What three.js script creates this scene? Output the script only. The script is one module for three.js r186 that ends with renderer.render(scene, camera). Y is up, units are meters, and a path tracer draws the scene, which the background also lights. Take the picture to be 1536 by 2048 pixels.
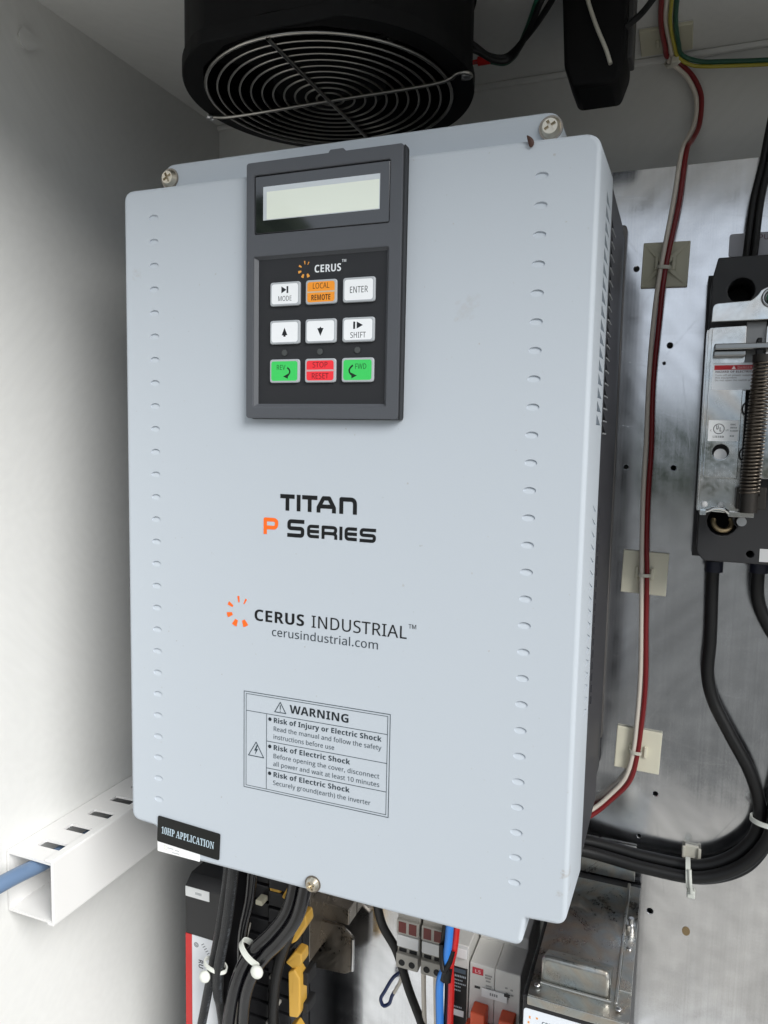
import * as THREE from 'three';
import { RoundedBoxGeometry } from 'three/addons/geometries/RoundedBoxGeometry.js';
import { mergeGeometries, toCreasedNormals } from 'three/addons/utils/BufferGeometryUtils.js';
import { ImprovedNoise } from 'three/addons/math/ImprovedNoise.js';
import { Brush, Evaluator, SUBTRACTION } from 'three-bvh-csg';

// ------------------------------------------------------------------ camera, sky, sun, exposure
const scene = new THREE.Scene();
const camera = new THREE.PerspectiveCamera(68.77, 768 / 1024, 0.01, 500);
camera.position.set(0.16218, 0.04657, 0.53763);
camera.rotation.set(-0.09603, 0.37289, 0.02003, 'YXZ');
scene.add(camera);
const EXPOSURE = 3.15;
const SUN_DIR = new THREE.Vector3(0.70, 0.55, 0.47).normalize();
const SUN_INTENSITY = 1.5, SKY_LEVEL = 0.195;
{
  const w = 256, h = 128, d = new Float32Array(w * h * 4), nz = new ImprovedNoise();
  for (let j = 0; j < h; j++) for (let i = 0; i < w; i++) {
    const el = (j + 0.5) / h * Math.PI - Math.PI / 2, az = (i + 0.5) / w * Math.PI * 2;
    const e = Math.max(el, 0);
    const cx = Math.cos(el) * Math.cos(az), cy = Math.sin(el), cz = Math.cos(el) * Math.sin(az);
    const cl = 1 + 0.14 * nz.noise(cx * 2.2, cy * 4, cz * 2.2) + 0.07 * nz.noise(cx * 6 + 9, cy * 9, cz * 6);
    const up = (1.35 - 0.65 * Math.sin(e)) * cl * SKY_LEVEL;
    const k = (j * w + i) * 4;
    d[k] = up * 0.90; d[k + 1] = up * 0.985; d[k + 2] = up * 1.09; d[k + 3] = 1;
  }
  const t = new THREE.DataTexture(d, w, h, THREE.RGBAFormat, THREE.FloatType);
  t.mapping = THREE.EquirectangularReflectionMapping; t.magFilter = THREE.LinearFilter; t.minFilter = THREE.LinearFilter; t.needsUpdate = true;
  scene.background = t; scene.environment = t;
}
const sun = new THREE.DirectionalLight(new THREE.Color().setRGB(1, 0.985, 0.955), SUN_INTENSITY);
sun.position.copy(SUN_DIR).multiplyScalar(6); sun.castShadow = true; sun.shadow.radius = 72;
sun.shadow.mapSize.set(2048, 2048); sun.shadow.camera.left = sun.shadow.camera.bottom = -1.2; sun.shadow.camera.right = sun.shadow.camera.top = 1.2;
sun.shadow.camera.near = 0.5; sun.shadow.camera.far = 20;
scene.add(sun, sun.target);

const renderer = new THREE.WebGLRenderer({ antialias: true });
renderer.setSize(768, 1024);
renderer.toneMapping = THREE.LinearToneMapping; renderer.toneMappingExposure = EXPOSURE;
renderer.shadowMap.enabled = true;

// ------------------------------------------------------------------ helpers
let seed = 7; const rnd = () => { seed = (seed * 1664525 + 1013904223) >>> 0; return seed / 4294967296; };
const noise = new ImprovedNoise();
const V = (x, y, z) => new THREE.Vector3(x, y, z);
const used = {};
function numbered(n) { used[n] = (used[n] || 0) + 1; return used[n] === 1 ? n : n + '_' + String(used[n] - 1).padStart(3, '0'); }
function mesh(name, geos, m, parent = scene) {
  let g = geos;
  if (Array.isArray(geos)) g = geos.length === 1 ? geos[0] : mergeGeometries(geos.map((q) => { const r = q.index ? q.toNonIndexed() : q.clone(); for (const a of Object.keys(r.attributes)) if (!['position', 'normal', 'uv'].includes(a)) r.deleteAttribute(a); return r; }));
  const o = new THREE.Mesh(g, m); o.name = parent === scene ? numbered(name) : name; o.castShadow = o.receiveShadow = true; parent.add(o); return o;
}
function thing(name, label, category, pos = [0, 0, 0], group) {
  const o = new THREE.Group(); o.name = numbered(name); o.position.set(...pos); o.userData = { label, category }; if (group) o.userData.group = group; scene.add(o); return o;
}
function part(name, parent, pos = [0, 0, 0]) { const o = new THREE.Group(); o.name = name; o.position.set(...pos); parent.add(o); return o; }
function tag(o, label, category, group, kind) { Object.assign(o.userData, { label, category }); if (group) o.userData.group = group; if (kind) o.userData.kind = kind; return o; }
function struct(o, label, category) { o.userData = { label, category, kind: 'structure' }; return o; }
function uvBox(g) {   // texture coordinates in metres, by the way each face points
  const q = g.index ? g.toNonIndexed() : g; const p = q.attributes.position, n = q.attributes.normal, u = new Float32Array(p.count * 2);
  for (let i = 0; i < p.count; i++) {
    const ax = Math.abs(n.getX(i)), ay = Math.abs(n.getY(i)), az = Math.abs(n.getZ(i));
    const [a, b] = ax > ay && ax > az ? [p.getZ(i), p.getY(i)] : ay > az ? [p.getX(i), p.getZ(i)] : [p.getX(i), p.getY(i)];
    u[2 * i] = a; u[2 * i + 1] = b;
  }
  q.setAttribute('uv', new THREE.BufferAttribute(u, 2)); return q;
}
const box = (x0, x1, y0, y1, z0, z1) => uvBox(new THREE.BoxGeometry(x1 - x0, y1 - y0, z1 - z0).translate((x0 + x1) / 2, (y0 + y1) / 2, (z0 + z1) / 2));
const rbox = (x0, x1, y0, y1, z0, z1, r = 0.001, s = 2) => uvBox(new RoundedBoxGeometry(x1 - x0, y1 - y0, z1 - z0, s, r).translate((x0 + x1) / 2, (y0 + y1) / 2, (z0 + z1) / 2));
const cyl = (r, h, pos, axis = 'y', n = 24, r2 = r) => { const g = new THREE.CylinderGeometry(r2, r, h, n); if (axis === 'z') g.rotateX(Math.PI / 2); if (axis === 'x') g.rotateZ(Math.PI / 2); return g.translate(...pos); };
const curve = (pts, closed = false) => new THREE.CatmullRomCurve3(pts.map((p) => V(...p)), closed, 'centripetal');
const tube = (pts, r, seg = 80, closed = false, rs = 12) => new THREE.TubeGeometry(curve(pts, closed), seg, r, rs, closed);
function polyShape(pts, r = 0) {   // polygon with rounded corners; r one radius or one per corner
  const s = new THREE.Shape(), n = pts.length;
  for (let i = 0; i < n; i++) {
    const p = new THREE.Vector2(...pts[i]), a = new THREE.Vector2(...pts[(i + n - 1) % n]), b = new THREE.Vector2(...pts[(i + 1) % n]);
    const rr = Array.isArray(r) ? r[i] : r;
    const s0 = p.clone().add(a.sub(p).setLength(rr)), s1 = p.clone().add(b.sub(p).setLength(rr));
    if (i === 0) s.moveTo(s0.x, s0.y); else s.lineTo(s0.x, s0.y);
    if (rr > 0) s.quadraticCurveTo(p.x, p.y, s1.x, s1.y);
  }
  s.closePath(); return s;
}
const rectPts = (x0, x1, y0, y1) => [[x0, y0], [x1, y0], [x1, y1], [x0, y1]];
function slab(shape, z0, z1, b = 0, seg = 2, cs = 8) {   // extruded outline between z0 and z1 with rounded rims
  return new THREE.ExtrudeGeometry(shape, { depth: z1 - z0 - 2 * b, bevelEnabled: b > 0, bevelThickness: b, bevelSize: b, bevelOffset: -b, bevelSegments: seg, curveSegments: cs }).translate(0, 0, z0 + b);
}
function crease(g, a) {   // soft edges, but broad flat faces keep their own exact normal
  const q = toCreasedNormals(g, a), p = q.attributes.position, n = q.attributes.normal, A = V(0, 0, 0), B = V(0, 0, 0), C = V(0, 0, 0);
  for (let i = 0; i < p.count; i += 3) {
    A.fromBufferAttribute(p, i); B.fromBufferAttribute(p, i + 1).sub(A); C.fromBufferAttribute(p, i + 2).sub(A); B.cross(C); if (B.lengthSq() < 1e-30) continue; B.normalize();
    if (Math.max(Math.abs(B.x), Math.abs(B.y), Math.abs(B.z)) > 0.99999) for (let k = 0; k < 3; k++) n.setXYZ(i + k, B.x, B.y, B.z);
  }
  return q;
}
const circleHole = (x, y, r) => new THREE.Path().absarc(x, y, r, 0, Math.PI * 2, true);
function orient(g, pos, dir, up) {   // local z goes along dir
  const z = V(...dir).normalize(), x = V(...(up || (Math.abs(z.y) > 0.9 ? [0, 0, 1] : [0, 1, 0]))).cross(z).normalize(), y = z.clone().cross(x);
  return g.applyMatrix4(new THREE.Matrix4().makeBasis(x, y, z).setPosition(...pos));
}
function bandLoop(pos, dir, rx, ry, w, t = 0.0012, up) {
  const s = new THREE.Shape().absellipse(0, 0, rx + t, ry + t, 0, Math.PI * 2, false); s.holes.push(new THREE.Path().absellipse(0, 0, rx, ry, 0, Math.PI * 2, true));
  return orient(new THREE.ExtrudeGeometry(s, { depth: w, bevelEnabled: false, curveSegments: 24 }).translate(0, 0, -w / 2), pos, dir, up);
}
// ---- textures
function dataTex(n, f, srgb = false) {
  const d = new Uint8Array(n * n * 4);
  for (let j = 0; j < n; j++) for (let i = 0; i < n; i++) { const c = f(i / n, j / n); const k = (j * n + i) * 4; for (let q = 0; q < 3; q++) d[k + q] = Math.max(0, Math.min(255, (Array.isArray(c) ? c[q] : c) * 255)); d[k + 3] = 255; }
  const t = new THREE.DataTexture(d, n, n); t.wrapS = t.wrapT = THREE.RepeatWrapping; t.magFilter = THREE.LinearFilter; t.minFilter = THREE.LinearMipmapLinearFilter; t.generateMipmaps = true; if (srgb) t.colorSpace = THREE.SRGBColorSpace; t.needsUpdate = true; return t;
}
const rep = (t, m) => { const c = t.clone(); c.repeat.set(1 / m, 1 / m); c.needsUpdate = true; return c; };
const tn = (x, y, f, o = 0) => {   // noise that tiles over the unit square
  const a = x * Math.PI * 2, b = y * Math.PI * 2, k = f / (Math.PI * 2); return noise.noise(Math.cos(a) * k + o, Math.sin(a) * k + Math.cos(b) * k + o * 1.7, Math.sin(b) * k - o);
};
const white = Array.from({ length: 256 * 256 }, rnd);
const grainTex = dataTex(256, (x, y) => 0.5 + 0.22 * (white[Math.floor(y * 256) * 256 + Math.floor(x * 256)] - 0.5) + 0.25 * tn(x, y, 60));
const peelTex = dataTex(512, (x, y) => 0.5 + 0.30 * tn(x, y, 90) + 0.18 * tn(x, y, 190, 5));
const mottleTex = dataTex(512, (x, y) => { const v = 0.97 + 0.004 * tn(x, y, 12, 3) + 0.012 * tn(x, y, 70, 8); return [v, v, v * 0.995]; }, true);
const st = []; for (let i = 0; i < 512; i++) st.push(rnd());
const brushRough = dataTex(512, (x, y) => 0.44 + 0.16 * tn(x, y, 8, 2) + 0.12 * tn(x, y, 34, 4) + 0.08 * (st[Math.floor(x * 512)] - 0.5) + 0.03 * (st[Math.floor(y * 512)] - 0.5) + 0.08 * (white[(Math.floor(y * 512) % 256) * 256 + Math.floor(x * 512) % 256] - 0.5));
const brushColor = dataTex(512, (x, y) => { const v = 0.93 + 0.06 * tn(x, y, 9, 6) + 0.05 * tn(x, y, 34, 1) + 0.03 * (st[Math.floor(x * 512)] - 0.5) + 0.012 * (st[511 - Math.floor(y * 512)] - 0.5) + 0.03 * (white[(Math.floor(y * 512) % 256) * 256 + Math.floor(x * 512) % 256] - 0.5); return [v, v * 1.0, v * 1.01]; }, true);
const scr = new Float32Array(512 * 512); for (let i = 0; i < 46; i++) { let x = rnd() * 512, y = rnd() * 512; const a = rnd() < 0.6 ? (rnd() - 0.5) * 0.6 : rnd() * 3.1, n = 20 + rnd() * 110, k = 0.08 + 0.16 * rnd(); for (let q = 0; q < n; q++) { scr[((y | 0) & 511) * 512 + ((x | 0) & 511)] = k; x += Math.cos(a); y += Math.sin(a) + (rnd() - 0.5) * 0.3; if (x < 0) x += 512; if (y < 0) y += 512; } }
const panelRough = dataTex(512, (x, y) => 0.44 + scr[Math.floor(y * 512) * 512 + Math.floor(x * 512)] + 0.16 * tn(x, y, 8, 2) + 0.12 * tn(x, y, 34, 4) + 0.08 * (st[Math.floor(x * 512)] - 0.5) + 0.03 * (st[Math.floor(y * 512)] - 0.5) + 0.08 * (white[(Math.floor(y * 512) % 256) * 256 + Math.floor(x * 512) % 256] - 0.5));
const zincColor = dataTex(256, (x, y) => { const a = tn(x, y, 7, 2), b = tn(x, y, 11, 9), v = 0.93 + 0.03 * tn(x, y, 40, 4); return [v + 0.05 * a, v + 0.03 * b, v - 0.05 * a + 0.05 * b]; }, true);
const waveBump = dataTex(512, (x, y) => 0.5 + 0.35 * tn(x, y, 7, 2) + 0.02 * (st[Math.floor(x * 512)] - 0.5));
// ---- printed surfaces: drawn in millimetres, y pointing down (so a height is given as minus y)
function print(name, parent, x0, x1, y0, y1, z, draw, { res = 8, bg = null, rough = 0.5, thick = 0, r = 0, m = {}, place = null } = {}) {
  const mm = 1000, W = Math.max(8, Math.round((x1 - x0) * mm * res)), H = Math.max(8, Math.round((y1 - y0) * mm * res));
  const c = document.createElement('canvas'); c.width = W; c.height = H; const g = c.getContext('2d');
  if (bg) { g.fillStyle = bg; g.fillRect(0, 0, W, H); }
  g.setTransform(res, 0, 0, res, -x0 * mm * res, y1 * mm * res); draw(g);
  const t = new THREE.CanvasTexture(c); t.colorSpace = THREE.SRGBColorSpace; t.anisotropy = 8;
  const mat = new THREE.MeshPhysicalMaterial({ map: t, roughness: rough, transparent: !bg, ...m });
  let geo;
  if (thick) {
    geo = slab(polyShape(rectPts(x0, x1, y0, y1), r), z, z + thick, 0);
    const p = geo.attributes.position, u = geo.attributes.uv; for (let i = 0; i < p.count; i++) u.setXY(i, (p.getX(i) - x0) / (x1 - x0), (p.getY(i) - y0) / (y1 - y0));
  } else geo = new THREE.PlaneGeometry(x1 - x0, y1 - y0).translate((x0 + x1) / 2, (y0 + y1) / 2, z);
  if (place) geo.applyMatrix4(place);
  const o = mesh(name, geo, mat, parent); if (!thick) o.castShadow = false; return o;
}
function textIn(g, str, x0, x1, base, cap, font, color, sizeK = 1 / 0.714) {   // text squeezed between x0 and x1 on a base line
  g.save(); g.fillStyle = color; g.font = font.replace('$', (cap * sizeK * 10).toFixed(2)); const w = g.measureText(str).width / 10; g.translate(x0, -base); g.scale((x1 - x0) / w / 10, 0.1); g.fillText(str, 0, 0); g.restore();
}
function stroke(g, pts, w, color, join = 'round') { g.strokeStyle = color; g.lineWidth = w; g.lineJoin = join; g.lineCap = 'butt'; g.beginPath(); pts.forEach((p, i) => (i ? g.lineTo(p[0], -p[1]) : g.moveTo(p[0], -p[1]))); g.stroke(); }

// ------------------------------------------------------------------ materials
function cableMarks() {
  const c = document.createElement('canvas'); c.width = 2048; c.height = 64; const g = c.getContext('2d'); g.fillStyle = '#191b1f'; g.fillRect(0, 0, 2048, 64); g.fillStyle = '#767d84';
  for (const v of [6, 27, 49]) for (let x = 0; x < 2048; x += 5 + rnd() * 4) if (rnd() < 0.72) g.fillRect(x, v + rnd() * 2, 2 + rnd() * 2, 2 + rnd() * 4);
  const t = new THREE.CanvasTexture(c); t.colorSpace = THREE.SRGBColorSpace; return t;
}
const std = (rgb, o = {}) => new THREE.MeshPhysicalMaterial({ color: new THREE.Color().setRGB(...rgb), roughness: 0.5, ...o });
const M = {
  paint: std([0.74, 0.742, 0.735], { roughness: 0.48, map: rep(mottleTex, 0.35), bumpMap: rep(peelTex, 0.12), bumpScale: 0.00005 }),
  greyPlastic: std([0.485, 0.532, 0.582], { roughness: 0.5, bumpMap: rep(grainTex, 0.05), bumpScale: 0.00003 }),
  bodyDark: std([0.032, 0.032, 0.038], { roughness: 0.5 }),
  finGrey: std([0.25, 0.26, 0.27], { roughness: 0.5 }),
  keypad: std([0.082, 0.088, 0.10], { roughness: 0.5, bumpMap: rep(grainTex, 0.04), bumpScale: 0.00003 }),
  membrane: std([0.017, 0.018, 0.021], { roughness: 0.55 }),
  lcdGlass: std([0.008, 0.009, 0.012], { roughness: 0.05, ior: 2.1 }),
  panel: std([0.86, 0.875, 0.89], { metalness: 1, roughness: 0.38, roughnessMap: rep(panelRough, 0.31), map: rep(brushColor, 0.31), bumpMap: rep(waveBump, 0.4), bumpScale: 0.00013 }),
  zinc: std([0.86, 0.87, 0.86], { metalness: 1, roughness: 0.5, roughnessMap: rep(brushRough, 0.08), map: rep(zincColor, 0.09) }),
  zincDull: std([0.62, 0.615, 0.58], { metalness: 1, roughness: 0.8, roughnessMap: rep(brushRough, 0.08), map: rep(zincColor, 0.05) }),
  screw: std([0.72, 0.66, 0.55], { metalness: 1, roughness: 0.33 }),
  steel: std([0.62, 0.62, 0.62], { metalness: 1, roughness: 0.3 }),
  wire: std([0.40, 0.385, 0.355], { metalness: 1, roughness: 0.3 }),
  dullMetal: std([0.30, 0.27, 0.235], { metalness: 1, roughness: 0.85, roughnessMap: rep(brushRough, 0.08) }),
  springSteel: std([0.16, 0.135, 0.11], { metalness: 0.9, roughness: 0.35 }),
  brass: std([0.42, 0.33, 0.2], { metalness: 1, roughness: 0.5 }),
  black: std([0.014, 0.014, 0.016], { roughness: 0.45, bumpMap: rep(grainTex, 0.04), bumpScale: 0.00004 }),
  fanBlack: std([0.005, 0.005, 0.0055], { roughness: 0.6, specularIntensity: 0.35 }),
  blackMatt: std([0.011, 0.011, 0.012], { roughness: 0.7 }),
  cable: std([0.006, 0.006, 0.0065], { roughness: 0.48, bumpMap: rep(grainTex, 0.4), bumpScale: 0.00006 }),
  cableRibbed: std([1, 1, 1], { map: cableMarks(), roughness: 0.3, bumpMap: rep(peelTex, 0.25), bumpScale: 0.0005 }),
  cableShiny: std([0.006, 0.006, 0.008], { roughness: 0.2 }),
  charcoal: std([0.035, 0.035, 0.037], { roughness: 0.6, bumpMap: rep(grainTex, 0.03), bumpScale: 0.00006 }),
  nylon: std([0.62, 0.60, 0.52], { roughness: 0.45 }),
  nylonTie: std([0.78, 0.80, 0.74], { roughness: 0.4 }),
  padIvory: std([0.80, 0.77, 0.62], { roughness: 0.5 }),
  padOld: std([0.56, 0.54, 0.42], { roughness: 0.5 }),
  red: std([0.21, 0.013, 0.016], { roughness: 0.35 }),
  brown: std([0.13, 0.03, 0.022], { roughness: 0.35 }),
  redBright: std([0.62, 0.02, 0.02], { roughness: 0.35 }),
  whiteWire: std([0.72, 0.66, 0.58], { roughness: 0.4 }),
  yellowWire: std([0.42, 0.36, 0.04], { roughness: 0.4 }),
  greenWire: std([0.014, 0.085, 0.05], { roughness: 0.4 }),
  blueWire: std([0.04, 0.24, 0.75], { roughness: 0.4 }),
  navyWire: std([0.012, 0.03, 0.12], { roughness: 0.35 }),
  blueCable: std([0.13, 0.20, 0.32], { roughness: 0.4 }),
  yellow: std([0.62, 0.36, 0.06], { roughness: 0.45 }),
  termGrey: std([0.42, 0.40, 0.36], { roughness: 0.5 }),
  breaker: std([0.68, 0.67, 0.64], { roughness: 0.45 }),
  orange: std([0.72, 0.10, 0.035], { roughness: 0.4 }),
  pvc: std([0.74, 0.735, 0.725], { roughness: 0.42, bumpMap: rep(peelTex, 0.1), bumpScale: 0.00004 }),
  white: std([0.78, 0.78, 0.78], { roughness: 0.45 }),
  seed: std([0.06, 0.022, 0.014], { roughness: 0.6 }),
  concrete: std([0.46, 0.435, 0.395], { roughness: 0.9, map: rep(mottleTex, 1.2) }),
  ground: std([0.12, 0.12, 0.115], { roughness: 0.95, map: rep(mottleTex, 2.5) }),
  leaf: std([0.035, 0.06, 0.02], { roughness: 0.8 }),
  bark: std([0.09, 0.065, 0.045], { roughness: 0.9 }),
};

// ------------------------------------------------------------------ enclosure and surroundings
struct(mesh('added_pad', box(-4, 4, -1.36, -1.246, -2, 2.3), M.concrete), 'pale concrete pad out of frame, added to brighten the metal reflection', 'pavement');  // unseen pale pad, added to brighten the low reflection in the panel
struct(mesh('ground', uvBox(new THREE.PlaneGeometry(240, 240).rotateX(-Math.PI / 2).translate(0, -1.25, 0)), M.ground), 'dull bare ground beyond the added concrete pad, out of frame', 'ground');
{
  // greenery added out of frame to put the dark band and blot into the reflections
  const lumpy = (g, amp, f) => { const p = g.attributes.position; for (let i = 0; i < p.count; i++) { const n = noise.noise(p.getX(i) * f, p.getY(i) * f, p.getZ(i) * f) + 0.5 * noise.noise(p.getX(i) * f * 3, p.getY(i) * f * 3, p.getZ(i) * f * 3); p.setXYZ(i, p.getX(i) + n * amp, p.getY(i) + n * amp, p.getZ(i) + n * amp); } g.computeVertexNormals(); return g; };
  tag(mesh('added_hedge', lumpy(new THREE.BoxGeometry(80, 2.3, 1.6, 260, 10, 6).translate(0, -0.12, 22), 0.2, 1.1), M.leaf), 'long clipped green hedge out of frame, put in to darken the metal reflection', 'added_hedge');
  const t = thing('added_tree', 'small dark tree out of frame, put in for the dark blot in the display glass', 'added_tree', [-6.3, -1.25, 9.4]);
  mesh('trunk', cyl(0.14, 3.2, [0, 1.6, 0], 'y', 12, 0.09), M.bark, t);
  const crown = []; for (let i = 0; i < 40; i++) crown.push(lumpy(new THREE.IcosahedronGeometry(0.35 + rnd() * 0.3, 3).translate((rnd() - 0.5) * 1.7, 2.6 + rnd() * 1.9, (rnd() - 0.5) * 1.7), 0.12, 3));
  mesh('crown', crown, M.leaf, t);
}
const XL = -0.218, XR = 0.62, YT = 0.3095, YB = -0.62, ZB = -0.03, ZF = 0.345;
struct(mesh('left_wall', [box(XL - 0.004, XL, YB, YT + 0.004, ZB - 0.004, ZF), cyl(0.0062, 0.004, [XL + 0.001, 0.2816, 0.1765], 'x', 20, 0.004)], M.paint), 'white painted left side wall of the enclosure', 'wall');
struct(mesh('right_wall', box(XR, XR + 0.004, YB, YT + 0.004, ZB - 0.004, ZF), M.paint), 'white painted right side wall of the enclosure, out of frame', 'wall');
struct(mesh('ceiling', [box(XL, XR, YT, YT + 0.004, ZB, ZF), box(XL, XR, YT - 0.013, YT, ZF - 0.002, ZF)], M.paint), 'white painted enclosure ceiling that carries the round fan', 'ceiling');  // unseen front lip added to cut sky light off the upper panel
const backWall = struct(mesh('back_wall', box(XL, XR, YB, YT, ZB - 0.004, ZB), M.paint), 'white painted back wall of the enclosure above the bare metal panel', 'wall');
mesh('lip', rbox(XL, XR, 0.3055, 0.3094, ZB, ZB + 0.004, 0.0012), M.paint, backWall);
struct(mesh('floor', box(XL, XR, YB - 0.004, YB, ZB, ZF), M.paint), 'white painted enclosure floor, out of frame', 'floor');
{
  const s = polyShape(rectPts(-0.19, 0.58, -0.6, 0.2275), 0.004);
  for (const [x, y, r] of [[0.1292, 0.1634, 0.0017], [0.1528, 0.1126, 0.0018], [0.1593, 0.0317, 0.0018], [0.1289, 0.0314, 0.0017], [0.1596, -0.1957, 0.0016], [0.1504, -0.2285, 0.0013], [0.1604, -0.2821, 0.002], [0.1498, 0.101, 0.0009]]) s.holes.push(circleHole(x, y, r));
  const p = struct(mesh('mounting_panel', uvBox(slab(s, -0.004, 0, 0.0004, 1)), M.panel), 'bare galvanised metal mounting panel at the back of the enclosure, drilled with small holes', 'panel');
  mesh('stain', new THREE.CylinderGeometry(0.0026, 0.0026, 0.0003, 14).rotateX(Math.PI / 2).scale(1, 1.25, 1).translate(0.1846, -0.2906, 0.0002), std([0.28, 0.2, 0.1], { roughness: 0.8 }), p);
  for (const [x, y] of [[-0.15, 0.2], [0.44, 0.2], [-0.15, -0.57], [0.44, -0.57]]) mesh('standoff', cyl(0.006, 0.026, [x, y, -0.017], 'z', 12), M.steel, p);
}

// ------------------------------------------------------------------ the drive
const drive = thing('motor_drive', 'large light grey motor drive with a dark keypad and TITAN lettering on its cover', 'motor drive', [0, 0, 0]);
{
  // body behind the cover
  const bodyTool = [];
  const tri = (x, y, z, h, w, d, flip) => { const s = new THREE.Shape(); s.moveTo(-w / 2, -h / 2); s.lineTo(w / 2, -h / 2); s.lineTo(-w / 2, h / 2); s.closePath(); const g = new THREE.ExtrudeGeometry(s, { depth: d, bevelEnabled: false }); g.translate(0, 0, -d / 2).rotateY(Math.PI / 2); return g.translate(x, y, z); };
  const ev = new Evaluator(); ev.useGroups = false; ev.attributes = ['position', 'normal', 'uv'];
  const cut = (a, tools) => { const A = new Brush(a.index ? a.toNonIndexed() : a), B = new Brush(mergeGeometries(tools.map((t) => (t.index ? t.toNonIndexed() : t)))); A.updateMatrixWorld(); B.updateMatrixWorld(); const g = ev.evaluate(A, B, SUBTRACTION).geometry; return crease(g.index ? g.toNonIndexed() : g, 0.5); };
  for (let i = 0; i < 17; i++) bodyTool.push(tri(0.1256, 0.1545 - i * 0.00625, 0.136, 0.0045, 0.017, 0.010));
  const bodyG = cut(uvBox(slab(polyShape(rectPts(-0.1256, 0.1256, -0.1755, 0.1745), 0.006), 0.075, 0.158, 0.001)), bodyTool);
  mesh('heat_sink', uvBox(slab(polyShape(rectPts(-0.1215, 0.1215, -0.184, 0.186), 0.006), 0.006, 0.0755, 0.001)), M.bodyDark, drive);
  mesh('body', bodyG, M.bodyDark, drive);
  for (let i = 0; i < 17; i++) mesh('vent_fin', rbox(0.1245, 0.1262, 0.1515 - i * 0.00625, 0.1524 - i * 0.00625, 0.1285, 0.1445, 0.0003, 1), M.finGrey, drive);
  for (let i = 0; i < 17; i++) mesh('vent_rib', tri(0.1257, 0.012 - i * 0.0062, 0.136, 0.004, 0.012, 0.0012), M.bodyDark, drive);
  mesh('base_flange', slab(polyShape([[-0.1225, -0.16], [0.1225, -0.16], [0.1225, 0.191], [-0.1225, 0.191]], 0.003), 0, 0.0065, 0.0008), std([0.2, 0.19, 0.185], { metalness: 1, roughness: 0.5 }), drive);
  // raised tab at the top, with the two cover bolts
  const hx = 0.1062;
  mesh('upper_housing', crease(slab(polyShape([[-hx, 0.12], [hx, 0.12], [hx, 0.1925], [-hx, 0.1925]], [0.004, 0.004, 0.007, 0.007]), 0.12, 0.19, 0.0018, 3), 0.5), M.greyPlastic, drive);
  // front cover: stepped outline, 2 x 27 shallow scoops, vent holes in its right side
  const out = [[-0.1062, -0.193], [0.1048, -0.193], [0.1062, -0.1785], [0.125, -0.1775], [0.125, 0.1775], [-0.125, 0.1775], [-0.125, -0.1775], [-0.1075, -0.1785]];
  const cover = crease(slab(polyShape(out, [0.006, 0.004, 0.0008, 0.006, 0.008, 0.006, 0.006, 0.002]), 0.155, 0.2, 0.0022, 4, 10), 0.5);
  { const p = cover.attributes.position; for (let i = 0; i < p.count; i++) { const x = p.getX(i); if (Math.abs(x) > 0.11) p.setX(i, x + Math.sign(x) * (0.2 - p.getZ(i)) * 0.03); } }
  const tools = [];
  for (let i = 0; i < 27; i++) for (const s of [-1, 1]) {
    const g = new THREE.CylinderGeometry(0.0029, 0.0029, 0.004, 28).rotateX(Math.PI / 2).scale(1, 0.54, 1).translate(0, 0, 0.002); g.rotateX(-0.26).translate(s > 0 ? 0.1004 : -0.1052, 0.1618 - i * 0.012435, 0.1995); tools.push(g);
  }
  for (let i = 0; i < 17; i++) tools.push(tri(0.1262, 0.1580 - i * 0.00625, 0.1690, 0.0050, 0.0150, 0.010));
  for (let i = 0; i < 17; i++) tools.push(tri(0.1262, 0.016 - i * 0.0062, 0.1685, 0.0040, 0.0115, 0.0012));
  const cg = cut(cover, tools);
  { const p = cg.attributes.position, u = new Float32Array(p.count * 2); for (let i = 0; i < p.count; i++) { u[2 * i] = (p.getX(i) + p.getZ(i) * 0.5 + 0.1) / 0.4; u[2 * i + 1] = (p.getY(i) + 0.2) / 0.4; } cg.setAttribute('uv', new THREE.BufferAttribute(u, 2)); }
  const c = document.createElement('canvas'); c.width = c.height = 1536; const g = c.getContext('2d'); g.fillStyle = '#fff'; g.fillRect(0, 0, 1536, 1536);
  const px = (x, y) => [(x + 0.2) / 0.4 * 1536, (1 - (y + 0.2) / 0.4) * 1536];
  for (let i = 0; i < 500; i++) { const [a, b] = px(-0.125 + rnd() * 0.25, -0.19 + rnd() * 0.37); g.fillStyle = `rgba(${120 + rnd() * 60 | 0},${100 + rnd() * 40 | 0},80,${0.03 + 0.3 * rnd() ** 6})`; g.beginPath(); g.ellipse(a, b, 0.4 + rnd() * 1.3, 0.4 + rnd() * 1.1, rnd() * 3, 0, 7); g.fill(); }
  for (const [x, y, r, al] of [[0.068, 0.1065, 0.0045, 0.10], [0.0715, 0.1095, 0.003, 0.07], [-0.1165, 0.133, 0.003, 0.12], [0.1236, -0.152, 0.002, 0.3], [0.1215, -0.162, 0.0015, 0.2], [0.042, 0.026, 0.0004, 0.8], [0.041, -0.0235, 0.0006, 0.4], [0.1055, 0.17, 0.0005, 0.6]]) {
    for (let k = 0; k < 26; k++) { const [a, b] = px(x + (rnd() - 0.5) * 2 * r, y + (rnd() - 0.5) * 2 * r); g.fillStyle = `rgba(150,110,70,${al * 0.3 * (0.3 + rnd() * 0.7)})`; g.beginPath(); g.ellipse(a, b, r * 3840 * (0.15 + 0.3 * rnd()), r * 3840 * (0.15 + 0.2 * rnd()), rnd() * 3, 0, 7); g.fill(); }
  }
  const t = new THREE.CanvasTexture(c); t.colorSpace = THREE.SRGBColorSpace;
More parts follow.
